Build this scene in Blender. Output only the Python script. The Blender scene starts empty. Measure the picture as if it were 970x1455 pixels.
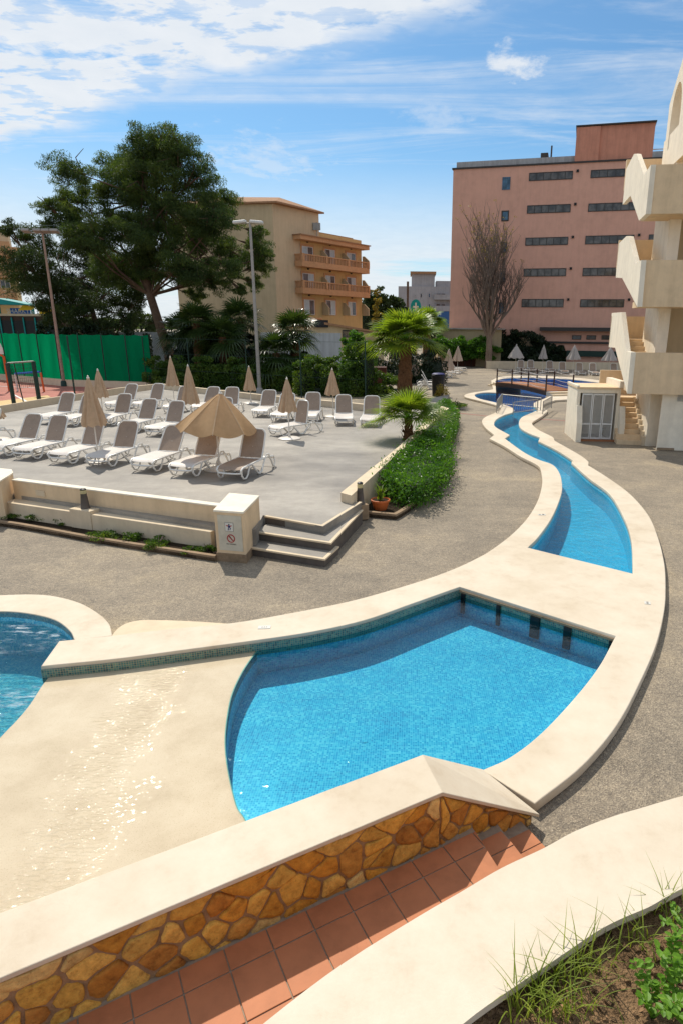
import bpy, bmesh, math, random
import numpy as np
from mathutils import Vector, Matrix
R_ = math.radians
random.seed(7); RNG = np.random.default_rng(11)
scn = bpy.context.scene
col = scn.collection

# ------------------------------------------------------------------ camera
F, PX, PY, H = 890.0, 582.0, 727.0, 4.1
_n = Vector((-30., -3043., -890.)).normalized()
_up = -_n
_f = Vector((0, 0, -1)); _fh = (_f - _f.dot(_up)*_up).normalized(); _r = _fh.cross(_up)
CR = Matrix((_r, _fh, _up))                       # camera vector -> world
cd = bpy.data.cameras.new('camera'); cam = bpy.data.objects.new('camera', cd); col.objects.link(cam)
cam.matrix_world = Matrix.Translation((0, 0, H)) @ CR.to_4x4()
cd.sensor_fit = 'AUTO'; cd.sensor_width = 36; cd.lens = F/1455*36
cd.shift_x = (485-PX)/1455.; cd.shift_y = (PY-727.5)/1455.
cd.clip_start = .05; cd.clip_end = 3000
scn.camera = cam

def ray(x, y): return CR @ Vector(((x-PX)/F, -(y-PY)/F, -1.))
def G(x, y, z=0.):
    d = ray(x, y); t = (z-H)/d.z
    return Vector((d.x*t, d.y*t, z))
def AT(x, y, Y):
    d = ray(x, y); t = Y/d.y
    return Vector((d.x*t, Y, H+d.z*t))
def PL(x, y, o, d2):
    """ray hit with the vertical plane through o along horizontal d2 -> (s, z)"""
    r = ray(x, y); nx, ny = -d2[1], d2[0]
    t = (o[0]*nx+o[1]*ny)/(r.x*nx+r.y*ny)
    X, Y = r.x*t, r.y*t
    return ((X-o[0])*d2[0]+(Y-o[1])*d2[1], H+r.z*t)
def XY(v): return (v[0], v[1])

# ------------------------------------------------------------------ materials
def nm(name):
    m = bpy.data.materials.new(name); m.use_nodes = True
    nt = m.node_tree; nt.nodes.clear()
    return m, nt
def N(nt, t, **kw):
    n = nt.nodes.new(t)
    for k, v in kw.items():
        if k.startswith('i_'):
            n.inputs[int(k[2:]) if k[2:].isdigit() else k[2:].replace('_', ' ')].default_value = v
        else: setattr(n, k, v)
    return n
def lk(nt, a, b): nt.links.new(a, b)
def ramp(nt, fac, stops):
    r = N(nt, 'ShaderNodeValToRGB'); e = r.color_ramp.elements
    while len(e) > 1: e.remove(e[-1])
    e[0].position = stops[0][0]; e[0].color = (*stops[0][1], 1)
    for p, c in stops[1:]:
        x = e.new(p); x.color = (*c, 1)
    lk(nt, fac, r.inputs[0]); return r.outputs[0]
def coord(nt, kind='Object', scale=1.):
    tc = N(nt, 'ShaderNodeTexCoord'); o = tc.outputs[kind]
    mp = N(nt, 'ShaderNodeMapping'); mp.inputs['Scale'].default_value = scale if isinstance(scale, tuple) else (scale,)*3
    lk(nt, o, mp.inputs[0]); return mp.outputs[0]
def noise(nt, co, scale, detail=3, rough=.6, out=0):
    n = N(nt, 'ShaderNodeTexNoise'); n.inputs['Scale'].default_value = scale
    n.inputs['Detail'].default_value = detail; n.inputs['Roughness'].default_value = rough
    lk(nt, co, n.inputs['Vector']); return n.outputs[out]
def mixc(nt, f, a, b, mode='MIX'):
    m = N(nt, 'ShaderNodeMix', data_type='RGBA', blend_type=mode)
    for s, v in ((0, f), (6, a), (7, b)):
        if isinstance(v, (int, float)): m.inputs[s].default_value = v
        elif isinstance(v, tuple): m.inputs[s].default_value = (*v, 1)
        else: lk(nt, v, m.inputs[s])
    return m.outputs[2]
def math_(nt, op, a, b=None, c=None, clamp=False):
    m = N(nt, 'ShaderNodeMath', operation=op); m.use_clamp = clamp
    for i, v in enumerate((a, b, c)):
        if v is None: continue
        if isinstance(v, (int, float)): m.inputs[i].default_value = v
        else: lk(nt, v, m.inputs[i])
    return m.outputs[0]
def finish(nt, colr, rough=.8, bump=None, bstr=.3, bdist=.02, spec=.3, extra=None):
    p = N(nt, 'ShaderNodeBsdfPrincipled')
    if isinstance(colr, tuple): p.inputs['Base Color'].default_value = (*colr, 1)
    else: lk(nt, colr, p.inputs['Base Color'])
    if isinstance(rough, (int, float)): p.inputs['Roughness'].default_value = rough
    else: lk(nt, rough, p.inputs['Roughness'])
    p.inputs['Specular IOR Level'].default_value = spec
    if bump is not None:
        b = N(nt, 'ShaderNodeBump'); b.inputs['Strength'].default_value = bstr; b.inputs['Distance'].default_value = bdist
        lk(nt, bump, b.inputs['Height']); lk(nt, b.outputs[0], p.inputs['Normal'])
    if extra: extra(p)
    o = N(nt, 'ShaderNodeOutputMaterial'); lk(nt, p.outputs[0], o.inputs[0]); return p

def simple(name, c, rough=.6, var=.12, scale=6., bstr=.15, spec=.3, metal=0., bd=.01, streak=0.):
    m, nt = nm(name); co = coord(nt)
    n1 = noise(nt, co, scale, 5, .65); n2 = noise(nt, co, scale*.13, 3)
    f = math_(nt, 'MULTIPLY_ADD', n1, .6, math_(nt, 'MULTIPLY', n2, .4))
    lo = tuple(max(0, x*(1-var*2.2)) for x in c); hi = tuple(min(1, x*(1+var*1.3)) for x in c)
    cc = ramp(nt, f, [(.3, lo), (.5, c), (.7, hi)])
    if streak:
        s = noise(nt, coord(nt, 'Object', (2.2, 2.2, .16)), 1.6, 5, .7)
        g = ramp(nt, s, [(.42, (1, 1, 1)), (.75, (1-streak, 1-streak*1.05, 1-streak*1.1))])
        cc = mixc(nt, 1., cc, g, 'MULTIPLY')
    finish(nt, cc, rough, noise(nt, co, scale*8, 3), bstr, bd, spec, lambda p: p.inputs['Metallic'].__setattr__('default_value', metal))
    return m

def m_ground():
    m, nt = nm('exposed_aggregate'); co = coord(nt)
    v = N(nt, 'ShaderNodeTexVoronoi'); v.inputs['Scale'].default_value = 75; lk(nt, co, v.inputs['Vector'])
    peb = ramp(nt, v.outputs['Color'], [(.0, (.075, .062, .05)), (.35, (.17, .145, .115)), (.6, (.25, .215, .165)), (.85, (.40, .34, .26)), (1., (.55, .49, .40))])
    big = noise(nt, co, .32, 6, .7); mid = noise(nt, co, 2.2, 6, .7)
    base = ramp(nt, mid, [(.3, (.155, .135, .112)), (.5, (.20, .175, .145)), (.72, (.265, .23, .185))])
    c = mixc(nt, .5, base, peb)
    st = ramp(nt, big, [(.32, (.82, .80, .77)), (.43, (1.12, 1.08, 1.02)), (.55, (1.38, 1.32, 1.22)), (.7, (1.85, 1.72, 1.45))])
    c = mixc(nt, 1., c, st, 'MULTIPLY')
    fine = noise(nt, co, 13, 4, .75)
    c = mixc(nt, 1., c, ramp(nt, fine, [(.35, (.82, .82, .82)), (.6, (1.1, 1.08, 1.04))]), 'MULTIPLY')
    h = math_(nt, 'ADD', v.outputs['Distance'], fine)
    finish(nt, c, .75, h, .7, .012, .35); return m
def m_terrace():
    m, nt = nm('terrace_screed'); co = coord(nt)
    mid = noise(nt, co, 1.1, 7, .72); big = noise(nt, coord(nt, 'Object', (.25, .5, 1)), 1., 4, .6)
    c = ramp(nt, mid, [(.28, (.17, .158, .145)), (.5, (.225, .21, .192)), (.75, (.29, .272, .248))])
    c = mixc(nt, 1., c, ramp(nt, big, [(.35, (.84, .81, .77)), (.5, (1.2, 1.16, 1.09)), (.65, (1.55, 1.5, 1.4))]), 'MULTIPLY')
    sp = noise(nt, co, 90, 2, .8)
    c = mixc(nt, 1., c, ramp(nt, sp, [(.35, (.8, .8, .8)), (.65, (1.15, 1.13, 1.1))]), 'MULTIPLY')
    finish(nt, c, .55, sp, .3, .006, .4); return m
def m_coping():
    m, nt = nm('cream_stone'); co = coord(nt)
    a = noise(nt, co, 2.6, 7, .75); b = noise(nt, co, .7, 4, .6)
    c = ramp(nt, a, [(.3, (.60, .495, .37)), (.46, (.665, .57, .445)), (.62, (.70, .61, .485)), (.8, (.74, .655, .54))])
    c = mixc(nt, 1., c, ramp(nt, b, [(.32, (.90, .87, .82)), (.5, (.98, .97, .95)), (.62, (1.01, 1.01, 1.0))]), 'MULTIPLY')
    v = N(nt, 'ShaderNodeTexVoronoi'); v.inputs['Scale'].default_value = 9; lk(nt, co, v.inputs['Vector'])
    sp = ramp(nt, v.outputs['Distance'], [(.0, (.62, .56, .47)), (.045, (.95, .94, .92)), (.06, (1, 1, 1))])
    c = mixc(nt, math_(nt, 'MULTIPLY', math_(nt, 'GREATER_THAN', a, .55), .7), c, mixc(nt, 1., c, sp, 'MULTIPLY'))
    finish(nt, c, .7, noise(nt, co, 60, 4, .7), .25, .006, .3); return m
def m_mosaic(name, cols, grout, wob=1., tile=.026, sh=(1, 1, 1)):
    m, nt = nm(name)
    uv = N(nt, 'ShaderNodeUVMap').outputs[0]
    sc = N(nt, 'ShaderNodeVectorMath', operation='SCALE'); sc.inputs['Scale'].default_value = 1/tile; lk(nt, uv, sc.inputs[0])
    fl = N(nt, 'ShaderNodeVectorMath', operation='FLOOR'); lk(nt, sc.outputs[0], fl.inputs[0])
    fr = N(nt, 'ShaderNodeVectorMath', operation='FRACTION'); lk(nt, sc.outputs[0], fr.inputs[0])
    w = N(nt, 'ShaderNodeTexWhiteNoise', noise_dimensions='2D'); lk(nt, fl.outputs[0], w.inputs['Vector'])
    # patches of lighter and darker tiles
    bg = noise(nt, fl.outputs[0], .035, 4, .6)
    k = math_(nt, 'ADD', math_(nt, 'MULTIPLY', w.outputs['Value'], .6), math_(nt, 'MULTIPLY', bg, .7))
    c = ramp(nt, k, cols)
    s = N(nt, 'ShaderNodeSeparateXYZ'); lk(nt, fr.outputs[0], s.inputs[0])
    def edge(o): return math_(nt, 'GREATER_THAN', math_(nt, 'ABSOLUTE', math_(nt, 'SUBTRACT', o, .5)), .43)
    g = math_(nt, 'MAXIMUM', edge(s.outputs[0]), edge(s.outputs[1]))
    c = mixc(nt, g, c, grout)
    finish(nt, c, .25, g, -.2, .003, .5); return m
def m_water(name, tint, wave=(2.5, .12), chop=None, rough=.02, foam=False):
    m, nt = nm(name); co = coord(nt)
    n1 = noise(nt, co, wave[0], 4, .55)
    if chop:
        n2 = noise(nt, coord(nt, 'Object', chop), 1., 5, .65)
        n1 = math_(nt, 'ADD', math_(nt, 'MULTIPLY', n1, .4), n2)
    b = N(nt, 'ShaderNodeBump'); b.inputs['Strength'].default_value = 1.; b.inputs['Distance'].default_value = wave[1]
    lk(nt, n1, b.inputs['Height'])
    tr = N(nt, 'ShaderNodeBsdfTransparent'); tr.inputs[0].default_value = (*tint, 1)
    gl = N(nt, 'ShaderNodeBsdfGlossy'); gl.inputs['Roughness'].default_value = rough; lk(nt, b.outputs[0], gl.inputs['Normal'])
    fr = N(nt, 'ShaderNodeFresnel'); fr.inputs[0].default_value = 1.33; lk(nt, b.outputs[0], fr.inputs['Normal'])
    mx = N(nt, 'ShaderNodeMixShader'); lk(nt, fr.outputs[0], mx.inputs[0]); lk(nt, tr.outputs[0], mx.inputs[1]); lk(nt, gl.outputs[0], mx.inputs[2])
    out = mx.outputs[0]
    if foam:
        v = noise(nt, coord(nt, 'Object', (3., 9., 3.)), 1.6, 8, .78); msk = noise(nt, co, .8, 3, .5)
        ff = math_(nt, 'MULTIPLY', ramp(nt, v, [(.50, (0, 0, 0)), (.70, (.75, .75, .75))]), ramp(nt, msk, [(.45, (0, 0, 0)), (.6, (1, 1, 1))]))
        df = N(nt, 'ShaderNodeBsdfDiffuse'); df.inputs[0].default_value = (.85, .92, .95, 1)
        m2 = N(nt, 'ShaderNodeMixShader'); lk(nt, ff, m2.inputs[0]); lk(nt, out, m2.inputs[1]); lk(nt, df.outputs[0], m2.inputs[2]); out = m2.outputs[0]
    o = N(nt, 'ShaderNodeOutputMaterial'); lk(nt, out, o.inputs[0]); return m
def m_beach():
    m, nt = nm('wet_beach_floor'); co = coord(nt)
    a = noise(nt, co, 1.6, 6, .7); v = noise(nt, co, 95, 2, .7)
    c = ramp(nt, a, [(.3, (.47, .37, .235)), (.5, (.555, .45, .30)), (.7, (.61, .51, .355))])
    c = mixc(nt, 1., c, ramp(nt, v, [(.28, (.72, .68, .6)), (.42, (1, 1, 1))]), 'MULTIPLY')
    w = N(nt, 'ShaderNodeTexNoise'); w.inputs['Scale'].default_value = 1.; w.inputs['Detail'].default_value = 1.5; w.inputs['Roughness'].default_value = .4; w.inputs['Distortion'].default_value = .6
    mp = coord(nt, 'Object', (12, 30, 1)); lk(nt, mp, w.inputs['Vector'])
    big = noise(nt, co, 2.0, 3, .6)
    sxy = N(nt, 'ShaderNodeSeparateXYZ'); lk(nt, co, sxy.inputs[0])
    ga, gb_ = G(215, 960, 0), G(60, 1260, 0); gd = Vector(XY(gb_-ga)).normalized(); gn = Vector((gd.y, -gd.x))
    dd = math_(nt, 'ABSOLUTE', math_(nt, 'MULTIPLY_ADD', sxy.outputs[0], gn.x, math_(nt, 'MULTIPLY_ADD', sxy.outputs[1], gn.y, -(ga.x*gn.x+ga.y*gn.y))))
    dm = ramp(nt, math_(nt, 'ADD', dd, math_(nt, 'MULTIPLY_ADD', big, .9, -.45)), [(.0, (1, 1, 1)), (.5, (.03, .03, .03))])
    hh = math_(nt, 'MULTIPLY', math_(nt, 'SUBTRACT', w.outputs[0], .5), dm)
    def ex(p):
        p.inputs['Coat Weight'].default_value = 1.; p.inputs['Coat Roughness'].default_value = .045; p.inputs['Coat IOR'].default_value = 1.33
        b = N(nt, 'ShaderNodeBump'); b.inputs['Strength'].default_value = 1.; b.inputs['Distance'].default_value = .050
        lk(nt, hh, b.inputs['Height']); lk(nt, b.outputs[0], p.inputs['Coat Normal'])
    finish(nt, c, .6, v, .1, .004, .3, ex); return m
def m_stonewall():
    m, nt = nm('ochre_rubble_stone')
    uv = N(nt, 'ShaderNodeUVMap').outputs[0]
    wn = noise(nt, uv, 5.5, 5, .65, out=1)
    wp = N(nt, 'ShaderNodeMix', data_type='RGBA', blend_type='ADD'); wp.inputs[0].default_value = .24
    lk(nt, uv, wp.inputs[6]); lk(nt, wn, wp.inputs[7])
    mp = N(nt, 'ShaderNodeMapping'); mp.inputs['Scale'].default_value = (3.3, 5.2, 1); lk(nt, wp.outputs[2], mp.inputs[0])
    ve = N(nt, 'ShaderNodeTexVoronoi', feature='DISTANCE_TO_EDGE', voronoi_dimensions='2D'); ve.inputs['Scale'].default_value = 1; lk(nt, mp.outputs[0], ve.inputs['Vector'])
    vc = N(nt, 'ShaderNodeTexVoronoi', voronoi_dimensions='2D'); vc.inputs['Scale'].default_value = 1; lk(nt, mp.outputs[0], vc.inputs['Vector'])
    cell = ramp(nt, vc.outputs['Color'], [(.1, (.34, .12, .03)), (.3, (.66, .34, .07)), (.45, (.80, .48, .13)), (.6, (.72, .38, .07)), (.75, (.86, .62, .27)), (.9, (.55, .22, .05))])
    n = noise(nt, uv, 16, 7, .75)
    cell = mixc(nt, 1., cell, ramp(nt, n, [(.3, (.55, .45, .36)), (.5, (1, .95, .9)), (.7, (1.3, 1.22, 1.05))]), 'MULTIPLY')
    mo = ramp(nt, ve.outputs[0], [(.045, (0, 0, 0)), (.10, (1, 1, 1))])
    mort = ramp(nt, n, [(.3, (.22, .13, .07)), (.7, (.38, .24, .14))])
    c = mixc(nt, mo, mort, cell)
    hgt = math_(nt, 'ADD', math_(nt, 'MULTIPLY', ramp(nt, ve.outputs[0], [(.03, (0, 0, 0)), (.2, (1, 1, 1))]), 1.), math_(nt, 'MULTIPLY', n, .45))
    finish(nt, c, .8, hgt, .8, .022, .25); return m
def m_stone_tone():
    m, nt = nm('rubble_stone'); at = N(nt, 'ShaderNodeAttribute'); at.attribute_name = 'tone'; co = coord(nt)
    n = noise(nt, co, 13, 8, .72); n2 = noise(nt, co, 42, 4, .7)
    c = mixc(nt, 1., at.outputs[0], ramp(nt, n, [(.28, (.42, .33, .27)), (.45, (.85, .8, .74)), (.6, (1.1, 1.08, 1.0)), (.78, (1.5, 1.42, 1.2))]), 'MULTIPLY')
    c = mixc(nt, math_(nt, 'MULTIPLY', math_(nt, 'GREATER_THAN', n2, .62), .35), c, (.30, .10, .03))
    finish(nt, c, .8, math_(nt, 'ADD', n, math_(nt, 'MULTIPLY', n2, .4)), .9, .018, .25); return m
def m_leaf(name, dark, mid, light, trans=.3, sc=1.2, rough=.5):
    m, nt = nm(name); co = coord(nt)
    n1 = noise(nt, co, sc, 4, .6); n2 = noise(nt, co, sc*11, 2, .6)
    f = math_(nt, 'MULTIPLY_ADD', n1, .6, math_(nt, 'MULTIPLY', n2, .4))
    c = ramp(nt, f, [(.32, dark), (.5, mid), (.68, light)])
    d = N(nt, 'ShaderNodeBsdfPrincipled'); lk(nt, c, d.inputs['Base Color']); d.inputs['Roughness'].default_value = rough; d.inputs['Specular IOR Level'].default_value = .35
    t = N(nt, 'ShaderNodeBsdfTranslucent'); lk(nt, mixc(nt, 1., c, (1.5, 1.45, .55), 'MULTIPLY'), t.inputs[0])
    mx = N(nt, 'ShaderNodeMixShader'); mx.inputs[0].default_value = trans
    lk(nt, d.outputs[0], mx.inputs[1]); lk(nt, t.outputs[0], mx.inputs[2])
    o = N(nt, 'ShaderNodeOutputMaterial'); lk(nt, mx.outputs[0], o.inputs[0]); return m
def m_cloth(name, c, tc, trans=.35):
    m, nt = nm(name); co = coord(nt)
    n = noise(nt, co, 9, 4, .6); cc = ramp(nt, n, [(.3, tuple(x*.82 for x in c)), (.7, c)])
    d = N(nt, 'ShaderNodeBsdfDiffuse'); lk(nt, cc, d.inputs[0])
    t = N(nt, 'ShaderNodeBsdfTranslucent'); t.inputs[0].default_value = (*tc, 1)
    mx = N(nt, 'ShaderNodeMixShader'); mx.inputs[0].default_value = trans
    lk(nt, d.outputs[0], mx.inputs[1]); lk(nt, t.outputs[0], mx.inputs[2])
    o = N(nt, 'ShaderNodeOutputMaterial'); lk(nt, mx.outputs[0], o.inputs[0]); return m
def m_glass(name, c=(.03, .04, .05)):
    m, nt = nm(name); co = coord(nt)
    n = noise(nt, co, 1.3, 3, .5)
    cc = ramp(nt, n, [(.4, c), (.62, tuple(x*2.6+.01 for x in c))])
    finish(nt, cc, .08, None, spec=.6); return m

M = {}
M['ground'] = m_ground(); M['terrace'] = m_terrace(); M['coping'] = m_coping(); M['beach'] = m_beach(); M['stone'] = m_stonewall()
BL = [(.12, (.012, .15, .30)), (.35, (.02, .25, .42)), (.6, (.045, .36, .52)), (.8, (.16, .52, .63)), (1., (.42, .70, .74))]
M['mosaic'] = m_mosaic('pool_mosaic', [(.15, (.0, .235, .46)), (.4, (.015, .35, .58)), (.6, (.05, .44, .64)), (.8, (.15, .56, .70)), (.95, (.32, .68, .76))], (.36, .66, .76))
M['mosaic_pale'] = m_mosaic('river_mosaic', [(.2, (.01, .36, .55)), (.5, (.04, .48, .66)), (.8, (.14, .58, .72)), (1., (.30, .68, .78))], (.30, .62, .74))
M['mosaic_deep'] = m_mosaic('deep_mosaic', [(.2, (.0, .12, .42)), (.6, (.01, .2, .55)), (1., (.05, .3, .65))], (.08, .3, .6))
M['band'] = m_mosaic('waterline_mosaic', [(.2, (.01, .06, .07)), (.5, (.03, .13, .14)), (.8, (.08, .22, .2)), (1., (.16, .28, .2))], (.40, .33, .2), tile=.03)
M['water'] = m_water('pool_water', (.45, .87, .97), (3.2, .035))
M['water_river'] = m_water('river_water', (.42, .86, .985), (5, .03))
M['water_deep'] = m_water('deep_water', (.42, .78, .97), (3.5, .05))
M['water_chop'] = m_water('churned_water', (.62, .97, 1.), (5., .07), chop=(6, 15, 1), rough=.05, foam=True)
M['plaster'] = simple('cream_plaster', (.77, .58, .37), .85, .07, 3, .2, .2, streak=.14)
M['plaster_white'] = simple('white_plaster', (.87, .78, .63), .85, .06, 3, .2, .2, streak=.12)
M['plaster_pale'] = simple('pale_plaster', (.70, .57, .40), .85, .07, 3, .25, .2, streak=.1)
M['pink'] = simple('salmon_render', (.72, .40, .295), .9, .06, 1.2, .2, .15, streak=.08)
M['pink_dark'] = simple('dark_salmon_render', (.62, .28, .19), .9, .08, 1.2, .2, .15, streak=.2)
M['grey_roof'] = simple('grey_parapet', (.42, .41, .41), .8, .12, 1.5, .2, streak=.3)
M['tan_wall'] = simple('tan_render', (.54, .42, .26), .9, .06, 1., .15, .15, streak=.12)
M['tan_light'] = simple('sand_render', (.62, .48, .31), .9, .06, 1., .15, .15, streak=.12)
M['yellow_wall'] = simple('yellow_render', (.62, .43, .20), .9, .06, 1., .15, .15, streak=.1)
M['orange_stone'] = simple('terracotta_balustrade', (.56, .31, .16), .85, .1, 3, .3, .15)
M['roof_tile'] = simple('roof_tile', (.36, .20, .11), .85, .15, 5, .4, .15)
M['glass'] = m_glass('window_glass'); M['glass_blue'] = m_glass('blue_window_glass', (.02, .06, .10)); M['glass_brown'] = m_glass('brown_window_glass', (.045, .04, .035))
M['frame_white'] = simple('white_frame', (.72, .71, .68), .5, .04)
M['frame_dark'] = simple('dark_frame', (.05, .045, .04), .5, .1)
M['curtain'] = simple('curtain', (.50, .56, .58), .9, .1, 4)
M['white_plastic'] = simple('white_resin', (.80, .77, .71), .35, .03, 8, .05, .5)
M['sling_taupe'] = simple('taupe_sling', (.34, .25, .185), .6, .12, 40, .3, .3)
M['sling_glare'] = simple('glare_sling', (.62, .56, .50), .5, .06, 40, .2, .5)  # taupe seat fabric lightened: grazing sky glare put into the colour
M['canopy'] = m_cloth('tan_canopy', (.64, .45, .27), (.66, .42, .20), .42)
M['canopy_seam'] = m_cloth('canopy_seam', (.68, .50, .32), (.6, .4, .2), .3)
M['canopy_closed'] = m_cloth('closed_canopy', (.66, .48, .32), (.56, .38, .22), .25)
M['canopy_far'] = m_cloth('pale_closed_canopy', (.60, .47, .37), (.5, .36, .25), .2)
M['canopy_grey'] = m_cloth('grey_closed_canopy', (.52, .47, .43), (.4, .36, .32), .2)
M['pole'] = simple('white_metal_pole', (.72, .66, .58), .4, .05)
M['tile'] = simple('terracotta_tile', (.50, .19, .085), .6, .13, 4, .08, .3)
M['grout'] = simple('grout', (.34, .27, .20), .9, .15, 20)
M['mortar'] = simple('brown_mortar', (.36, .23, .13), .95, .25, 14, .6, .1, bd=.02)
M['stone_tone'] = m_stone_tone()
M['soil'] = simple('dry_soil', (.30, .185, .10), .95, .35, 9, .9, .1, bd=.05)
M['dark_soil'] = simple('dark_soil', (.05, .035, .022), .95, .3, 9, .9, .1, bd=.04)
M['curb'] = simple('weathered_kerb', (.30, .21, .13), .9, .2, 6, .4)
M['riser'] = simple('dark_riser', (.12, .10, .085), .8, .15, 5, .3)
M['court'] = simple('red_court', (.42, .15, .11), .8, .14, .8, .1)
M['court_yellow'] = simple('yellow_court', (.62, .44, .20), .8, .1, 1.5, .1)
M['line_red'] = simple('faded_red_line', (.33, .15, .12), .8, .15, 8)
M['net_green'] = m_cloth('green_windscreen', (.006, .24, .10), (.0, .40, .16), .45)
M['metal_green'] = simple('dark_green_metal', (.012, .04, .03), .45, .1)
M['metal_grey'] = simple('galvanised_metal', (.35, .33, .30), .5, .1, 5, metal=.3)
M['rust'] = simple('rusty_painted_pole', (.33, .23, .17), .7, .18, 4)
M['lamp_head'] = simple('lamp_head', (.62, .62, .60), .4, .05)
M['wood'] = simple('weathered_deck_wood', (.34, .14, .06), .7, .2, 6, .3)
M['wood_dark'] = simple('dark_stained_wood', (.06, .03, .018), .6, .2, 6, .3)
M['wood_red'] = simple('red_timber_screen', (.085, .025, .013), .7, .25, 4, .4)
M['rope'] = simple('white_rope', (.62, .58, .52), .9, .1)
M['pot'] = simple('terracotta_pot', (.60, .15, .04), .55, .1, 6, .1)
M['black'] = simple('black_plastic', (.012, .012, .013), .45, .2)
M['cream_lamp'] = simple('cream_lamp_lens', (.55, .47, .25), .3, .1)
M['bark'] = simple('pine_bark', (.15, .095, .065), .95, .3, 7, 1., .1, bd=.05)
M['bark_palm'] = simple('palm_bark', (.20, .10, .05), .95, .35, 12, 1., .1, bd=.05)
M['bark_grey'] = simple('grey_bark', (.23, .165, .12), .95, .2, 7, .6, .1)
M['red'] = simple('red_paint', (.5, .03, .015), .4, .1); M['orange_red'] = simple('orange_red_paint', (.6, .12, .03), .5, .1)
M['navy'] = simple('navy_print', (.012, .015, .12), .5, .02); M['teal'] = simple('teal_paint', (.0, .26, .25), .5, .1); M['blue'] = simple('blue_paint', (.02, .12, .42), .5, .08)
M['yellow'] = simple('yellow_paint', (.85, .55, .02), .5, .05); M['sign_white'] = simple('sign_white', (.66, .64, .58), .4, .04)
M['sign_grey'] = simple('sign_grey_board', (.60, .55, .44), .6, .12, 3, .1)
M['print_red'] = simple('print_red', (.42, .03, .03), .5, .02)
M['print_dark'] = simple('print_dark', (.04, .035, .035), .5, .02)
M['far_wall'] = simple('far_grey_wall', (.40, .38, .38), .9, .1, .5, .1, streak=.2)
M['white_wall'] = simple('whitewashed_wall', (.50, .53, .55), .9, .1, .7, .2, streak=.25)
M['awning_blue'] = simple('blue_awning', (.03, .11, .30), .6, .1)
M['pine'] = m_leaf('pine_needles', (.017, .038, .012), (.052, .092, .024), (.16, .21, .042), .42, .5, .6)
M['pine_dark'] = m_leaf('dark_pine_needles', (.012, .03, .009), (.035, .06, .016), (.09, .12, .026), .32, .35, .6)
M['hedge'] = m_leaf('hedge_leaves', (.02, .055, .008), (.065, .13, .018), (.20, .26, .04), .4, .8)
M['hedge_bright'] = m_leaf('bright_hedge_leaves', (.022, .075, .008), (.062, .165, .015), (.16, .32, .034), .4, 2.4, .4)
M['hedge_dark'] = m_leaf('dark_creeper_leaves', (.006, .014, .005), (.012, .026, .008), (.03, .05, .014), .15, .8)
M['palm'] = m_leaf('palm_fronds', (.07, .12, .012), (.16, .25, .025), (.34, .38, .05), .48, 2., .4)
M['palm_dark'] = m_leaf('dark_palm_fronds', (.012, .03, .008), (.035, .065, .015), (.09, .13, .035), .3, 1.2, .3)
M['grass'] = m_leaf('grass_blades', (.09, .13, .015), (.20, .27, .03), (.38, .42, .08), .4, 5.)
M['weed'] = m_leaf('weed_leaves', (.06, .15, .01), (.14, .29, .02), (.27, .45, .05), .4, 4.)
M['dry_leaf'] = simple('dry_leaf', (.35, .2, .1), .8, .3, 9)
M['twig'] = simple('twigs', (.19, .145, .115), .95, .2, 4)
M['bud'] = m_leaf('spring_buds', (.18, .12, .02), (.26, .2, .03), (.34, .28, .05), .3, 2.)
M['flower'] = simple('pink_flowers', (.32, .12, .16), .8, .2)
M['asphalt_roof'] = simple('pale_roof_sheet', (.42, .38, .34), .8, .2, 1.2)

# ------------------------------------------------------------------ object helpers
def tag(o, label=None, cat=None, group=None, kind=None):
    if label: o['label'] = label
    if cat: o['category'] = cat
    if group: o['group'] = group
    if kind: o['kind'] = kind
    return o
def thing(name, label, cat, loc=(0, 0, 0), rz=0., group=None):
    o = bpy.data.objects.new(name, None); col.objects.link(o); o.location = loc; o.rotation_euler = (0, 0, rz); o.empty_display_size = .2
    return tag(o, label, cat, group)
def copy_tree(o, parent=None):
    c = o.copy(); col.objects.link(c); c.parent = parent
    for ch in list(o.children): copy_tree(ch, c)
    return c

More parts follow.
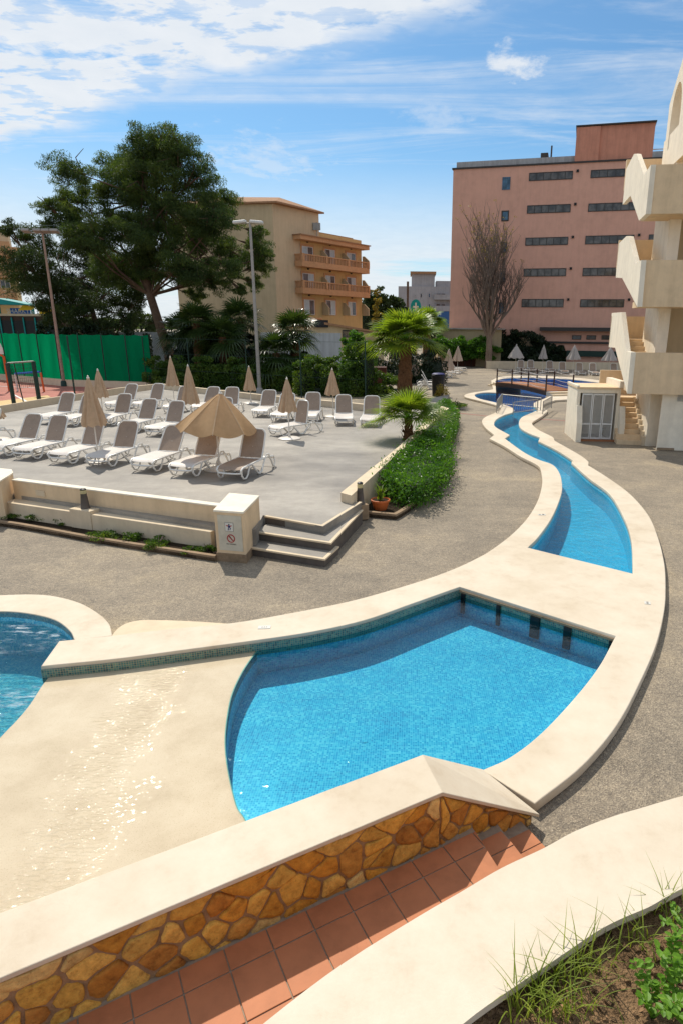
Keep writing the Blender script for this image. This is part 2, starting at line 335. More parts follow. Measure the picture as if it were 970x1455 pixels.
class MB:
    def __init__(s): s.v = []; s.f = []; s.uv = []
    def add(s, vs, fs, uvs=None):
        b = len(s.v); s.v += [tuple(p) for p in vs]
        for i, f in enumerate(fs):
            s.f.append([b+k for k in f]); s.uv.append(uvs[i] if uvs else None)
        return s
    def box(s, c, d, rz=0., rot=None):
        x, y, z = d[0]/2, d[1]/2, d[2]/2
        m = rot if rot is not None else Matrix.Rotation(rz, 3, 'Z')
        vs = [Vector(c)+m@Vector((sx*x, sy*y, sz*z)) for sz in (-1, 1) for sx, sy in ((-1, -1), (1, -1), (1, 1), (-1, 1))]
        return s.add(vs, [(3, 2, 1, 0), (4, 5, 6, 7), (0, 1, 5, 4), (1, 2, 6, 5), (2, 3, 7, 6), (3, 0, 4, 7)])
    def ext(s, pts, vec):
        n = len(pts); v = Vector(vec); a = [Vector(p) for p in pts]
        return s.add(a+[p+v for p in a], [tuple(range(n))[::-1], tuple(range(n, 2*n))]+[(i, (i+1) % n, n+(i+1) % n, n+i) for i in range(n)])
    def prism(s, poly, z0, z1): return s.ext([(p[0], p[1], z0) for p in poly], (0, 0, z1-z0))
    def tube(s, path, r, seg=8, cap=True):
        P = [Vector(p) for p in path]; n = len(P)
        rs = r if isinstance(r, (list, tuple)) else [r]*n
        vs = []; prev = None
        for i, p in enumerate(P):
            t = (P[min(i+1, n-1)]-P[max(i-1, 0)])
            if t.length < 1e-9: t = Vector((0, 0, 1))
            t.normalize()
            if prev is None: a = t.orthogonal().normalized()
            else:
                a = prev-t*prev.dot(t)
                a = a.normalized() if a.length > 1e-6 else t.orthogonal().normalized()
            prev = a; b = t.cross(a)
            for k in range(seg):
                w = 2*math.pi*k/seg; vs.append(p+(a*math.cos(w)+b*math.sin(w))*rs[i])
        fs = [(i*seg+k, i*seg+(k+1) % seg, (i+1)*seg+(k+1) % seg, (i+1)*seg+k) for i in range(n-1) for k in range(seg)]
        if cap: fs += [tuple(range(seg))[::-1], tuple(range((n-1)*seg, n*seg))]
        return s.add(vs, fs)
    def lathe(s, prof, c=(0, 0, 0), seg=16, star=0., ns=8, cap=True):
        vs = []; c = Vector(c)
        for r, z in prof:
            for k in range(seg):
                w = 2*math.pi*k/seg; rr = r*(1+star*math.cos(ns*w))
                vs.append(c+Vector((rr*math.cos(w), rr*math.sin(w), z)))
        n = len(prof)
        fs = [(i*seg+k, i*seg+(k+1) % seg, (i+1)*seg+(k+1) % seg, (i+1)*seg+k) for i in range(n-1) for k in range(seg)]
        if cap: fs += [tuple(range(seg))[::-1], tuple(range((n-1)*seg, n*seg))]
        return s.add(vs, fs)
    def build(s, name, mat, parent=None, smooth=False, bevel=0., kind=None):
        me = bpy.data.meshes.new(name); me.from_pydata(s.v, [], s.f); me.validate()
        if bevel or smooth: pass
        bm = bmesh.new(); bm.from_mesh(me); bmesh.ops.recalc_face_normals(bm, faces=bm.faces); bm.to_mesh(me); bm.free()
        box_uv(me)
        if smooth:
            me.polygons.foreach_set('use_smooth', [True]*len(me.polygons))
            try: me.set_sharp_from_angle(angle=R_(40))
            except Exception: pass
        me.materials.append(mat)
        o = bpy.data.objects.new(name, me); col.objects.link(o); o.parent = parent
        if bevel:
            b = o.modifiers.new('bevel', 'BEVEL'); b.width = bevel; b.segments = 2; b.limit_method = 'ANGLE'; b.angle_limit = R_(40)
        if kind: o['kind'] = kind
        return o
def box_uv(me):
    uv = me.uv_layers.new(name='UVMap')
    n = len(me.loops)
    if not n: return
    co = np.empty(len(me.vertices)*3); me.vertices.foreach_get('co', co); co = co.reshape(-1, 3)
    li = np.empty(n, dtype=np.int32); me.loops.foreach_get('vertex_index', li)
    nor = np.empty(len(me.polygons)*3); me.polygons.foreach_get('normal', nor); nor = nor.reshape(-1, 3)
    lt = np.empty(len(me.polygons), dtype=np.int32); me.polygons.foreach_get('loop_total', lt)
    fn = np.repeat(nor, lt, axis=0); p = co[li]
    tx = -fn[:, 1]; ty = fn[:, 0]; L = np.sqrt(tx*tx+ty*ty)+1e-9
    hor = np.abs(fn[:, 2]) > .75
    u = np.where(hor, p[:, 0], (p[:, 0]*tx+p[:, 1]*ty)/L); v = np.where(hor, p[:, 1], p[:, 2])
    uv.data.foreach_set('uv', np.stack([u, v], 1).ravel())

def slab(name, outer, holes, z0, z1, mat, parent=None, bevel=0., kind='structure'):
    """flat sheet or slab with holes, from 2-D outlines"""
    cu = bpy.data.curves.new('tmp', 'CURVE'); cu.dimensions = '2D'; cu.fill_mode = 'BOTH'
    for poly in [outer]+list(holes):
        sp = cu.splines.new('POLY'); sp.points.add(len(poly)-1); sp.use_cyclic_u = True
        for i, p in enumerate(poly): sp.points[i].co = (p[0], p[1], 0, 1)
    h = z1-z0
    if mat.name.endswith('water'): h = 0; z0 = z1
    cu.extrude = max(0, h/2-bevel); cu.bevel_depth = bevel; cu.bevel_resolution = 2
    if bevel: cu.offset = -bevel
    t = bpy.data.objects.new('tmp', cu); col.objects.link(t)
    dg = bpy.context.evaluated_depsgraph_get()
    me = bpy.data.meshes.new_from_object(t.evaluated_get(dg))
    bpy.data.objects.remove(t); bpy.data.curves.remove(cu)
    zc = (z0+z1)/2
    for v in me.vertices: v.co.z += zc
    if h == 0 and len(me.polygons) and me.polygons[0].normal.z < 0: me.flip_normals()
    me.name = name; me.materials.clear(); me.materials.append(mat)
    while me.uv_layers: me.uv_layers.remove(me.uv_layers[0])
    box_uv(me)
    o = bpy.data.objects.new(name, me); col.objects.link(o); o.parent = parent
    if kind: o['kind'] = kind
    return o
def spline(pts, corners=(), n=5, closed=False):
    """Catmull-Rom through the points, straight where both ends are corners"""
    P = [Vector((p[0], p[1])) for p in pts]; m = len(P); out = []
    rng = range(m if closed else m-1)
    for i in rng:
        a, b = P[i], P[(i+1) % m]
        ca, cb = (i in corners) or (not closed and i == 0), ((i+1) % m in corners) or (not closed and i+1 == m-1)
        p0 = a-(b-a) if ca else P[(i-1) % m]; p3 = b+(b-a) if cb else P[(i+2) % m]
        if ca and cb: out.append(a); continue
        for k in range(n):
            t = k/n
            out.append(.5*((2*a)+(b-p0)*t+(2*p0-5*a+4*b-p3)*t*t+(-p0+3*a-3*b+p3)*t**3))
    if not closed: out.append(P[-1])
    return [(p.x, p.y) for p in out]
def area(poly): return .5*sum(poly[i][0]*poly[(i+1) % len(poly)][1]-poly[(i+1) % len(poly)][0]*poly[i][1] for i in range(len(poly)))
def offset(poly, d):
    """grow (d>0) a closed outline"""
    s = 1 if area(poly) > 0 else -1; n = len(poly); out = []
    for i in range(n):
        a, b, c = Vector(poly[i-1]), Vector(poly[i]), Vector(poly[(i+1) % n])
        e1 = (b-a); e2 = (c-b)
        if e1.length < 1e-6 or e2.length < 1e-6: out.append(tuple(b)); continue
        e1.normalize(); e2.normalize()
        n1 = Vector((e1.y, -e1.x))*s; n2 = Vector((e2.y, -e2.x))*s; m = n1+n2
        if m.length < 1e-3: m = n1
        m.normalize(); k = max(.5, m.dot(n1)); out.append(tuple(b+m*d/k))
    return out
def strip(name, path, z0, z1, mat, parent=None, closed=False, kind='structure'):
    """vertical wall following a path, with UVs that run along it"""
    P = [Vector(p) for p in path]
    if closed: P.append(P[0])
    vs = []; fs = []; uv = []; s = 0
    for i, p in enumerate(P):
        if i: s += (p-P[i-1]).length
        vs += [(p.x, p.y, z0), (p.x, p.y, z1)]; uv.append(s)
    for i in range(len(P)-1): fs.append((2*i, 2*i+2, 2*i+3, 2*i+1))
    me = bpy.data.meshes.new(name); me.from_pydata(vs, [], fs)
    ul = me.uv_layers.new(name='UVMap'); k = 0
    for i in range(len(P)-1):
        for u, v in ((uv[i], z0), (uv[i+1], z0), (uv[i+1], z1), (uv[i], z1)): ul.data[k].uv = (u, v); k += 1
    me.materials.append(mat)
    o = bpy.data.objects.new(name, me); col.objects.link(o); o.parent = parent
    if kind: o['kind'] = kind
    return o

def leaf_mesh(name, C, size, mat, parent=None, aspect=.45, upb=.2, bend=False, dirs=None, sv=.5):
    """many small leaf quads (rhombus) at the points C"""
    C = np.asarray(C, dtype=float); n = len(C)
    a = RNG.normal(size=(n, 3)); a[:, 2] += upb
    if dirs is not None: a = a*.55+np.asarray(dirs)
    a /= np.linalg.norm(a, axis=1)[:, None]+1e-9
    b = RNG.normal(size=(n, 3)); b -= (a*b).sum(1)[:, None]*a; b /= np.linalg.norm(b, axis=1)[:, None]+1e-9
    sz = size*(1-sv/2+sv*RNG.random(n))[:, None]
    v = np.stack([C-a*sz*.5, C+b*sz*.5*aspect+a*sz*.05, C+a*sz*.5, C-b*sz*.5*aspect+a*sz*.05], 1).reshape(-1, 3)
    me = bpy.data.meshes.new(name)
    me.vertices.add(4*n); me.vertices.foreach_set('co', v.ravel())
    me.loops.add(4*n); me.loops.foreach_set('vertex_index', np.arange(4*n, dtype=np.int32))
    me.polygons.add(n); me.polygons.foreach_set('loop_start', np.arange(0, 4*n, 4, dtype=np.int32))
    me.update(); me.materials.append(mat)
    o = bpy.data.objects.new(name, me); col.objects.link(o); o.parent = parent
    return o
def ball_pts(c, r, n, squash=1., shell=.55):
    d = RNG.normal(size=(n, 3)); d /= np.linalg.norm(d, axis=1)[:, None]
    rr = (shell+(1-shell)*RNG.random(n)**.6)[:, None]*r
    p = d*rr; p[:, 2] *= squash
    return np.asarray(c)+p
def clump_pts(c, r, n, sub=10, sr=.38, squash=.8):
    """a clump made of smaller tufts, so that gaps show between them"""
    out = []
    for k in range(sub):
        d = RNG.normal(size=3); d /= np.linalg.norm(d); q = np.asarray(c)+d*r*(.35+.6*RNG.random())*np.array([1, 1, squash])
        out.append(ball_pts(q, r*sr*(.7+.6*RNG.random()), n//sub, .6, .2))
    return np.concatenate(out)
def shrub_box(poly, z0, z1, n, jit=.12):
    """points near the surface of a hedge with an uneven top (poly: outline)"""
    P = [Vector(p) for p in poly]; out = []
    xs = [p.x for p in P]; ys = [p.y for p in P]
    def inside(x, y):
        c = False; j = len(P)-1
        for i in range(len(P)):
            if (P[i].y > y) != (P[j].y > y) and x < (P[j].x-P[i].x)*(y-P[i].y)/(P[j].y-P[i].y)+P[i].x: c = not c
            j = i
        return c
    k = 0; per = sum((P[i]-P[i-1]).length for i in range(len(P))); A = abs(area([tuple(p) for p in P]))
    side = per*(z1-z0)/(per*(z1-z0)+A)
    while k < n:
        if random.random() < side:
            t = random.random()*per
            for i in range(len(P)):
                L = (P[i]-P[i-1]).length
                if t < L: break
                t -= L
            p = P[i-1].lerp(P[i], t/max(L, 1e-6)); z = z0+(z1-z0)*random.random()
            out.append((p.x+random.gauss(0, jit), p.y+random.gauss(0, jit), z)); k += 1
        else:
            x = random.uniform(min(xs), max(xs)); y = random.uniform(min(ys), max(ys))
            if inside(x, y):
                h = math.sin(x*2.3+1.3*math.sin(y*1.7))*math.cos(y*2.9+x)*jit*1.2
                out.append((x, y, z1+h-abs(random.gauss(0, jit)))); k += 1
    return np.array(out)
def rpx(pts, z): return [XY(G(x, y, z)) for x, y in pts]
exec_parts = []

# ================================================================== THE GROUND, THE POOLS
C = .12; WZ = -.03; DK = .48
# left bank, walkway side, from the tip of the arm to the bridge
L_out = [(84.5, 910.5), (106, 908.5), (161, 903), (247, 893), (330, 885), (402, 873), (497, 854), (584, 829.5), (637.5, 811), (675, 794), (699, 780), (728, 757.6), (750, 734), (764, 709), (769.5, 687), (768.5, 672), (763, 661), (739, 648.5), (716, 634), (694.6, 623), (701.5, 617.8), (688.5, 607), (684, 598), (689.5, 592), (703, 586), (711, 580.5), (704, 575.5), (681, 569.5), (662, 564.5), (659.6, 561), (671, 557.7), (686, 555.5), (700, 553)]
L_in = [(704, 557.8), (688, 557.6), (676, 559.5), (674, 562.5), (681, 566.5), (702, 571.5), (722, 577), (729, 581), (728, 585.5), (715, 590), (705, 595.5), (701.4, 601), (704, 607), (723.5, 618), (716.5, 623), (743, 642), (763.7, 652.6), (784, 660), (793.6, 671), (797.5, 685.6), (796.5, 703), (784, 734), (764, 763), (749, 778)]
R_in = [(898.6, 815), (896, 766.6), (885, 734), (865, 701.6), (836.5, 680), (811, 657), (813, 654), (790, 639.5), (764, 626.5), (766.5, 621.5), (751, 615.5), (739, 608), (736.5, 600), (741, 592.5), (755.5, 586), (764, 581.4), (758, 577), (758.5, 572), (772, 566.5), (780, 563)]
R_out = [(788, 568.5), (774, 573.5), (771, 578), (777, 583.5), (770, 590.7), (757, 599), (756, 603.5), (765, 611), (784, 620.6), (786.4, 624.7), (789, 627), (805, 636), (825.6, 648), (835.5, 656), (835, 661), (865, 680), (894, 701.6), (919.5, 730.5), (934, 763), (943, 800), (945, 835), (943, 867.7), (932, 914.6), (909, 968.7), (876, 1030), (827, 1088), (759, 1142)]
far_in = [(703, 541), (716, 537.6), (745, 536.4), (790, 537.6), (830, 541), (870, 547), (905, 556)]
far_out = [(697, 540.5), (712, 535.2), (745, 533.8), (790, 535), (832, 538), (874, 543.8), (915, 552)]
near_in = [(870, 566), (818, 561)]
w = lambda L, z=C: rpx(L, z)
lo = w(L_out); li = w(L_in); ri = w(R_in); ro = w(R_out); fi = w(far_in); fo = w(far_out); ni = w(near_in)
lo_s = spline(lo, {0, 19, 20, 32}); li_s = spline(li, {0, 13, 14, 23}, 6); ri_s = spline(ri, {0, 5, 6, 8, 9, 19}, 6); ro_s = spline(ro, {0, 9, 13, 14, 26}, 6)
fi_s = spline(fi); fo_s = spline(fo)
river_hole = fi_s+ni+ri_s[::-1]+li_s[::-1]       # far edge -> right -> right bank down -> left bank up
pool_r = w([(874, 903), (851, 945.5), (817, 989.7), (769, 1040.7), (725, 1074.8), (685, 1093.5)])
pool_rs = spline(pool_r)
arm_in = w([(58.5, 946.4), (165, 936), (264, 923), (361, 910), (443.7, 897.5), (518, 881), (584, 858), (652.5, 833.7)])
arm_s = spline(arm_in)
outer = arm_s+pool_rs+[ro[-1]]+ro_s[::-1][1:]+w([(818, 566.5), (872, 572)])+[fo[-1]]+fo_s[::-1][1:]+lo_s[::-1]
ZC = .85
cop_in = [XY(G(0, 1297, ZC)), XY(G(600, 1072, ZC)), XY(G(685, 1093.5, .125))]
cop_out = [XY(G(0, 1390, ZC)), XY(G(628, 1126, ZC)), XY(G(766, 1157, .13))]
def ext_line(a, b, d):
    a = Vector(a); b = Vector(b); return tuple(a+(a-b).normalized()*d)
cop_in[0] = ext_line(cop_in[0], cop_in[1], 2.2); cop_out[0] = ext_line(cop_out[0], cop_out[1], 2.2)
mid = [tuple((Vector(a)+Vector(b))/2) for a, b in zip(cop_in, cop_out)]
tip = w([(58.5, 946.4)])[0]
lp_in = spline(w([(106.4, 909), (99, 895), (78, 880), (41, 871), (0, 868), (-60, 872), (-160, 890)]))
lp_out = spline(w([(160, 902.5), (154.6, 884.5), (136, 868), (107, 853.6), (62, 844.5), (0, 845), (-70, 849), (-180, 862)]))
off_left = [(-8.4, 7.4), (-8.4, 1.2), (-4.2, 1.2)]
# ground sheet with the pools cut out
gh1 = arm_s+pool_rs+[mid[2], mid[1], mid[0]]+off_left[::-1]+lp_in[::-1]+[lo[0]]
ground = slab('ground', [(-1500, -300), (1500, -300), (1500, 2500), (-1500, 2500)], [offset(gh1, .02), offset(river_hole, .02)], -.03, 0, M['ground'])
slab('pool_coping', outer, [river_hole], .012, C, M['coping'], bevel=.012)
slab('pool_coping', lp_out+off_left[:1]+lp_in[::-1], [], .01, C-.005, M['coping'], bevel=.012)
slab('stone_slab', spline(w([(158, 905), (165, 896), (177, 887.5), (198, 882), (227, 881.5), (280, 883.5), (330, 887)], .1), {0, 6})+w([(330, 893), (165, 910)], .1), [], .0, .112, M['plaster_pale'], bevel=.02)
# river, bay and far basin
strip('river_wall', li_s, -.75, .05, M['mosaic_pale']); strip('river_wall', ri_s, -.75, .05, M['mosaic_pale'])
strip('river_wall', [li_s[-1], ri_s[0]], -.75, .05, M['mosaic_pale'])
strip('pool_wall', [li_s[0]]+fi_s+ni+[ri_s[-1]], -1.2, .05, M['mosaic_deep'])
slab('river_floor', offset(river_hole, .1), [], -.46, -.44, M['mosaic_pale'])
# deeper floor of the far basin: starts past the barrier
bay = [p for p in offset(river_hole, .1) if p[1] > 36.2]
slab('pool_floor', bay, [], -.43, -.41, M['mosaic_deep'])
bx = [p for p in offset(river_hole, .04)]
water_far = [p for p in bx if p[1] > 34.6]; water_near = [p for p in bx if p[1] <= 34.6]
slab('water', water_near, [], WZ-.004, WZ, M['water_river']); slab('water', water_far, [], WZ-.004, WZ, M['water_deep'])
# main basin
beach_r = [(365, 926), (352, 944), (342, 961), (332, 983), (326, 1006), (321, 1047), (324, 1089), (336.5, 1143), (349, 1164), (372, 1215)]
br = spline(rpx(beach_r, WZ-.008))
basin = [arm_s[k] for k in range(len(arm_s)) if arm_s[k][0] > br[0][0]-.0]+pool_rs+[mid[2], mid[1]]+[br[-1]]+br[::-1]
PD = -.38
strip('pool_wall', offset(arm_s+pool_rs, 0)[:], PD, .02, M['mosaic'])
o_arm = [tuple(Vector(p)+Vector((0, .018))) for p in arm_s]
strip('waterline_band', [tuple(Vector(p)-Vector((0, .012))) for p in arm_s], WZ-.07, .075, M['band'])
strip('pool_wall', br, PD, WZ-.02, M['mosaic'])
pa, pb = Vector(arm_s[-1]), Vector(pool_rs[0]); tdir = (pb-pa).normalized(); tn = Vector((tdir.y, -tdir.x))
strip('waterline_band', [tuple(pa+tn*.012), tuple(pb+tn*.012)], WZ-.07, .04, M['band'])
slab('pool_floor', offset(basin, .35), [], PD-.02, PD, M['mosaic'])
slab('water', offset(basin, .01), [], WZ-.004, WZ, M['water'])
# black openings in the far wall of the main basin
for k, (f, wd) in enumerate([(.035, .07), (.29, .06), (.535, .15), (.735, .11), (.985, .06)]):
    c = pa.lerp(pb, f)+tn*.03
    g = MB().box((c.x, c.y, -.14), (wd, .03, .34), math.atan2(tdir.y, tdir.x)).build('wall_inlet', M['black'])
    tag(g, ['narrow dark inlet slot at the left corner of the pool wall', 'thin black inlet slot, second from left in the pool wall', 'widest black inlet slot in the middle of the pool wall', 'black inlet slot right of the widest one in the pool wall', 'dark inlet slot at the right end of the pool wall'][k], 'inlet', 'inlet slots in the pool wall')
# stone lip above the far wall
lm = MB(); a0 = math.atan2(tdir.y, tdir.x); mm = pa.lerp(pb, .5)
lm.box((mm.x+tn.x*.01, mm.y+tn.y*.01, .052), ((pb-pa).length, .035, .035), a0); lm.build('pool_lip', M['curb'], kind='structure')
# beach sheet
bl_px = [(72, 959.5), (60, 975), (44, 1000), (25, 1023), (0, 1049), (-60, 1115), (-160, 1230)]
bl = spline(rpx(bl_px, WZ-.01))
beach = [tuple(Vector(p)+Vector((0, .05))) for p in arm_s if p[0] > bl[0][0] and p[0] < br[0][0]]+br+[mid[0]]+[(-4.5, 1.2)]+bl[::-1]
slab('beach_floor', beach, [], WZ-.12, WZ-.01, M['beach'])
# left pool
lpool = lp_in+off_left+bl[::-1]+[tuple(Vector(arm_s[2])+Vector((0, .1)))]+[lo[0]]
slab('water', lpool, [], WZ-.02, WZ-.012, M['water_chop']); slab('pool_floor', offset(lpool, .3), [], -.62, -.60, M['mosaic'])
strip('pool_wall', [lo[0]]+lp_in, -1.1, .1, M['mosaic']); strip('pool_wall', bl, -1.1, WZ-.02, M['mosaic'])
# depth plaques set in the coping
for k, (x, y, rz, lab) in enumerate([(376, 891.5, .1, 'small white printed plaque on the coping left of the main pool'), (769, 731.5, .05, 'small white pictogram plaque on the river coping near the water'), (919, 857, 1.3, 'pale square plaque on the right hand pool coping')]):
    g = G(x, y, C); t = thing('depth_plaque', lab, 'plaque', (g.x, g.y, C), rz, 'white plaques set on the coping')
    ww = .17 if k < 2 else .10
    MB().box((0, 0, .004), (ww, .09, .006)).build('plate', M['sign_white'], t)
    p = MB()
    if k == 1:
        p.tube([(math.cos(a)*.022+.03, math.sin(a)*.022, .008) for a in [i*.52 for i in range(13)]], .004, 4); p.box((.03, 0, .0082), (.04, .006, .002), .7)
        p.box((-.045, .012, .0082), (.05, .008, .002)); p.box((-.045, -.012, .0082), (.04, .006, .002))
    else:
        for q in range(3): p.box((-.03+.03*q, 0, .0082), (.018, .03, .002))
    p.build('pictogram', M['print_dark'] if k == 1 else M['metal_grey'], t)
# ground drain and red line
for a, b, lab in [((652, 587), (694, 591.5), 'left'), ((765, 595.5), (806, 598), 'right')]:
    A, B = G(*a, .004), G(*b, .004); d = (B-A).normalized(); nrm = Vector((-d.y, d.x, 0))*.09
    slab('painted_line', [XY(A-nrm), XY(B-nrm), XY(B+nrm), XY(A+nrm)], [], .001, .005, M['line_red'])

# ================================================================== STONE WALL, STEPS, BIG WALL IN FRONT
sw = thing('stone_wall', 'ochre rubble stone wall under a broad cream coping beside the steps', 'wall', (cop_out[1][0], cop_out[1][1], 0))
def loc(o, par): # keep a world-built mesh in place under a moved parent
    o.parent = par; o.matrix_parent_inverse = par.matrix_world.inverted() if False else Matrix.Translation(-Vector(par.location)) ; return o
def sweep_wall(name, ins, outs, zt, zb, mat, par, smooth=False):
    m = MB(); n = len(ins); vs = []
    for i in range(n):
        vs += [(*ins[i], zb[i]), (*ins[i], zt[i]), (*outs[i], zt[i]), (*outs[i], zb[i])]
    fs = []
    for i in range(n-1):
        for k in range(4): fs.append((4*i+k, 4*i+(k+1) % 4, 4*i+4+(k+1) % 4, 4*i+4+k))
    fs += [(0, 1, 2, 3), (4*n-4, 4*n-1, 4*n-2, 4*n-3)]
    m.add(vs, fs); o = m.build(name, mat, None, smooth); loc(o, par); return o
zt = [ZC, ZC, .13]
cth = .035
i2 = [tuple(Vector(a)*.93+Vector(b)*.07) for a, b in zip(cop_in, cop_out)]; o2 = [tuple(Vector(b)*.93+Vector(a)*.07) for a, b in zip(cop_in, cop_out)]
o2[2] = tuple(Vector(o2[2])-Vector((.03, .012)))
body = sweep_wall('wall', i2, o2, [z-cth for z in zt], [-.8, -.8, -.1], M['mortar'], sw)
# uv along the wall for the stone pattern
def uv_run(o):
    me = o.data; ul = me.uv_layers['UVMap']; O = Vector(cop_out[0]); d = (Vector(cop_out[1])-O).normalized()
    for p in me.polygons:
        for l in p.loop_indices:
            v = me.vertices[me.loops[l].vertex_index].co; ul.data[l].uv = ((Vector((v.x, v.y))-O).dot(d), v.z)
uv_run(body)
# the stones themselves, set in the mortar face
def cells(L, z0, ztop, n, rnd):
    S = []
    rows_ = max(2, int((max(ztop(0), ztop(L))-z0)/.138)); cols = max(2, int(L/.2))
    for i in range(cols+1):
        for j in range(rows_+1): S.append(((i+.5*(j % 2)+rnd.uniform(-.5, .5))*.2, z0+(j+.4+rnd.uniform(-.48, .48))*.138))
    out = []
    for a in S:
        P = [(a[0]-.4, a[1]-.4), (a[0]+.4, a[1]-.4), (a[0]+.4, a[1]+.4), (a[0]-.4, a[1]+.4)]
        for b in S:
            if b == a or (a[0]-b[0])**2+(a[1]-b[1])**2 > .5: continue
            mx, mz = (a[0]+b[0])/2, (a[1]+b[1])/2; dx, dz = b[0]-a[0], b[1]-a[1]
            P = clip(P, (mx, mz), (mx-dz, mz+dx)) or []
            if not P: break
        if P: P = clip(P, (0, z0-1), (0, z0-2)) if False else P
        if P: P = [(min(max(u, 0.004), L-.004), z) for u, z in P]; P = [(u, min(max(z, z0), ztop(u)-.012)) for u, z in P]
        if P and abs(area(P)) > .004: out.append(P)
    return out
def clip(poly, a, b):
    out = []; a = Vector(a); d = Vector(b)-a
    sd = lambda p: d.x*(p[1]-a.y)-d.y*(p[0]-a.x)
    for i in range(len(poly)):
        p, q = poly[i-1], poly[i]; sp, sq = sd(p), sd(q)
        if (sp >= 0) != (sq >= 0): t = sp/(sp-sq); out.append((p[0]+(q[0]-p[0])*t, p[1]+(q[1]-p[1])*t))
        if sq >= 0: out.append(tuple(q))
    return out
rs = random.Random(5); SV = []; SF = []; SC = []
tones = [(.56, .24, .045), (.72, .38, .075), (.80, .48, .12), (.68, .32, .05), (.82, .56, .22), (.60, .27, .06), (.78, .44, .09), (.70, .35, .08), (.80, .46, .10)]
for A_s, B_s, za, zb in ((o2[0], o2[1], ZC-.035, ZC-.035), (o2[1], o2[2], ZC-.035, .13-.035)):
    A_s, B_s = Vector(A_s), Vector(B_s); L_s = (B_s-A_s).length; d_s = (B_s-A_s)/L_s; n_s = Vector((d_s.y, -d_s.x))
    for P in cells(L_s, .0, lambda u: za+(zb-za)*u/L_s, 0, rs):
        cx = sum(p[0] for p in P)/len(P); cz = sum(p[1] for p in P)/len(P); Q = []
        for i in range(len(P)):
            a, b = P[i], P[(i+1) % len(P)]; l = math.hypot(b[0]-a[0], b[1]-a[1])
            if l < .012: continue
            k = max(1, int(l/.035))
            for j in range(k): f = j/k; Q.append((a[0]+(b[0]-a[0])*f+rs.gauss(0, .0035), a[1]+(b[1]-a[1])*f+rs.gauss(0, .006)))
        n = len(Q)
        if n < 5: continue
        # pull corners in and leave a mortar joint
        R0 = []
        for i in range(n):
            a, b, c = Q[i-1], Q[i], Q[(i+1) % n]; x = b[0]*.7+(a[0]+c[0])*.15; z = b[1]*.7+(a[1]+c[1])*.15; dl = math.hypot(x-cx, z-cz)+1e-6; s_ = max(.3, 1-.009/dl)
            R0.append((cx+(x-cx)*s_, cz+(z-cz)*s_))
        tilt = (rs.uniform(-.07, .07), rs.uniform(-.07, .07)); th_ = rs.uniform(.008, .017); base_i = len(SV); tone = rs.choice(tones); kk = rs.uniform(.8, 1.12)
        for s_, h_ in ((1., .0), (.985, .6), (.93, .93), (.62, 1.05), (.3, 1.02)):
            for x, z in R0:
                u, v = cx+(x-cx)*s_, cz+(z-cz)*s_; hh_ = th_*h_+((u-cx)*tilt[0]+(v-cz)*tilt[1])*(h_ > .5)+(rs.gauss(0, .0016) if h_ > .5 else 0); p = A_s+d_s*u+n_s*hh_; SV.append((p.x, p.y, v))
        p = A_s+d_s*cx+n_s*th_; SV.append((p.x, p.y, cz))
        for r_ in range(4):
            for i in range(n): SF.append((base_i+r_*n+i, base_i+r_*n+(i+1) % n, base_i+(r_+1)*n+(i+1) % n, base_i+(r_+1)*n+i)); SC.append([c*kk for c in tone])
        for i in range(n): SF.append((base_i+4*n+i, base_i+4*n+(i+1) % n, base_i+5*n)); SC.append([c*kk for c in tone])
smb = MB(); smb.v = SV; smb.f = [list(f) for f in SF]
me = bpy.data.meshes.new('stones'); me.from_pydata(SV, [], SF); ca = me.color_attributes.new('tone', 'FLOAT_COLOR', 'CORNER'); k = 0
for fi_, p in enumerate(me.polygons):
    for _ in p.loop_indices: ca.data[k].color = (*SC[fi_], 1); k += 1
bmx = bmesh.new(); bmx.from_mesh(me); bmesh.ops.recalc_face_normals(bmx, faces=bmx.faces); bmx.to_mesh(me); bmx.free()
me.polygons.foreach_set('use_smooth', [True]*len(me.polygons)); me.materials.append(M['stone_tone']); so_ = bpy.data.objects.new('stones', me); col.objects.link(so_); loc(so_, sw)
cp = sweep_wall('coping', cop_in, cop_out, zt, [z-cth for z in zt], M['coping'], sw)
bv = cp.modifiers.new('bevel', 'BEVEL'); bv.width = .006; bv.segments = 2
# terracotta landing and steps
LZ = .36
ts = thing('tiled_steps', 'terracotta tiled landing with three steps down beside the stone wall', 'steps', (.6, 3.7, 0))
wd = (Vector(cop_out[1])-Vector(cop_out[0])).normalized(); wn = Vector((wd.y, -wd.x))
A0, A1 = G(672.5, 1178, .36), G(709, 1235.6, .36); B0, B1 = G(724, 1193.6, .24), G(743, 1218.5, .24); C0, C1 = G(758, 1186, .12), G(773.6, 1203, .12)
def edge_far(P, Q, L): d = (Vector(XY(Q))-Vector(XY(P))).normalized(); return XY(Vector(XY(P))+d*L)
def edge_bk(P, Q, L): d = (Vector(XY(Q))-Vector(XY(P))).normalized(); return XY(Vector(XY(P))-d*L)
o2k = Vector(o2[1])
A_n, B_n, C_n = edge_far(A0, A1, 1.1), edge_far(B0, B1, 1.1), edge_far(C0, C1, 1.1)
A_b, B_b, C_b = edge_bk(A0, A1, .3), edge_bk(B0, B1, .3), edge_bk(C0, C1, .2)
base = MB()
w0 = Vector(o2[0])
base.prism([tuple(w0), tuple(o2k), A_b, A_n, tuple(w0+wn*1.5)], 0, LZ-.008)
base.prism([A_b, B_b, B_n, A_n], 0, .24-.008); base.prism([B_b, C_b, C_n, B_n], 0, .12-.008)
loc(base.build('step_base', M['grout']), ts)
tm = MB()
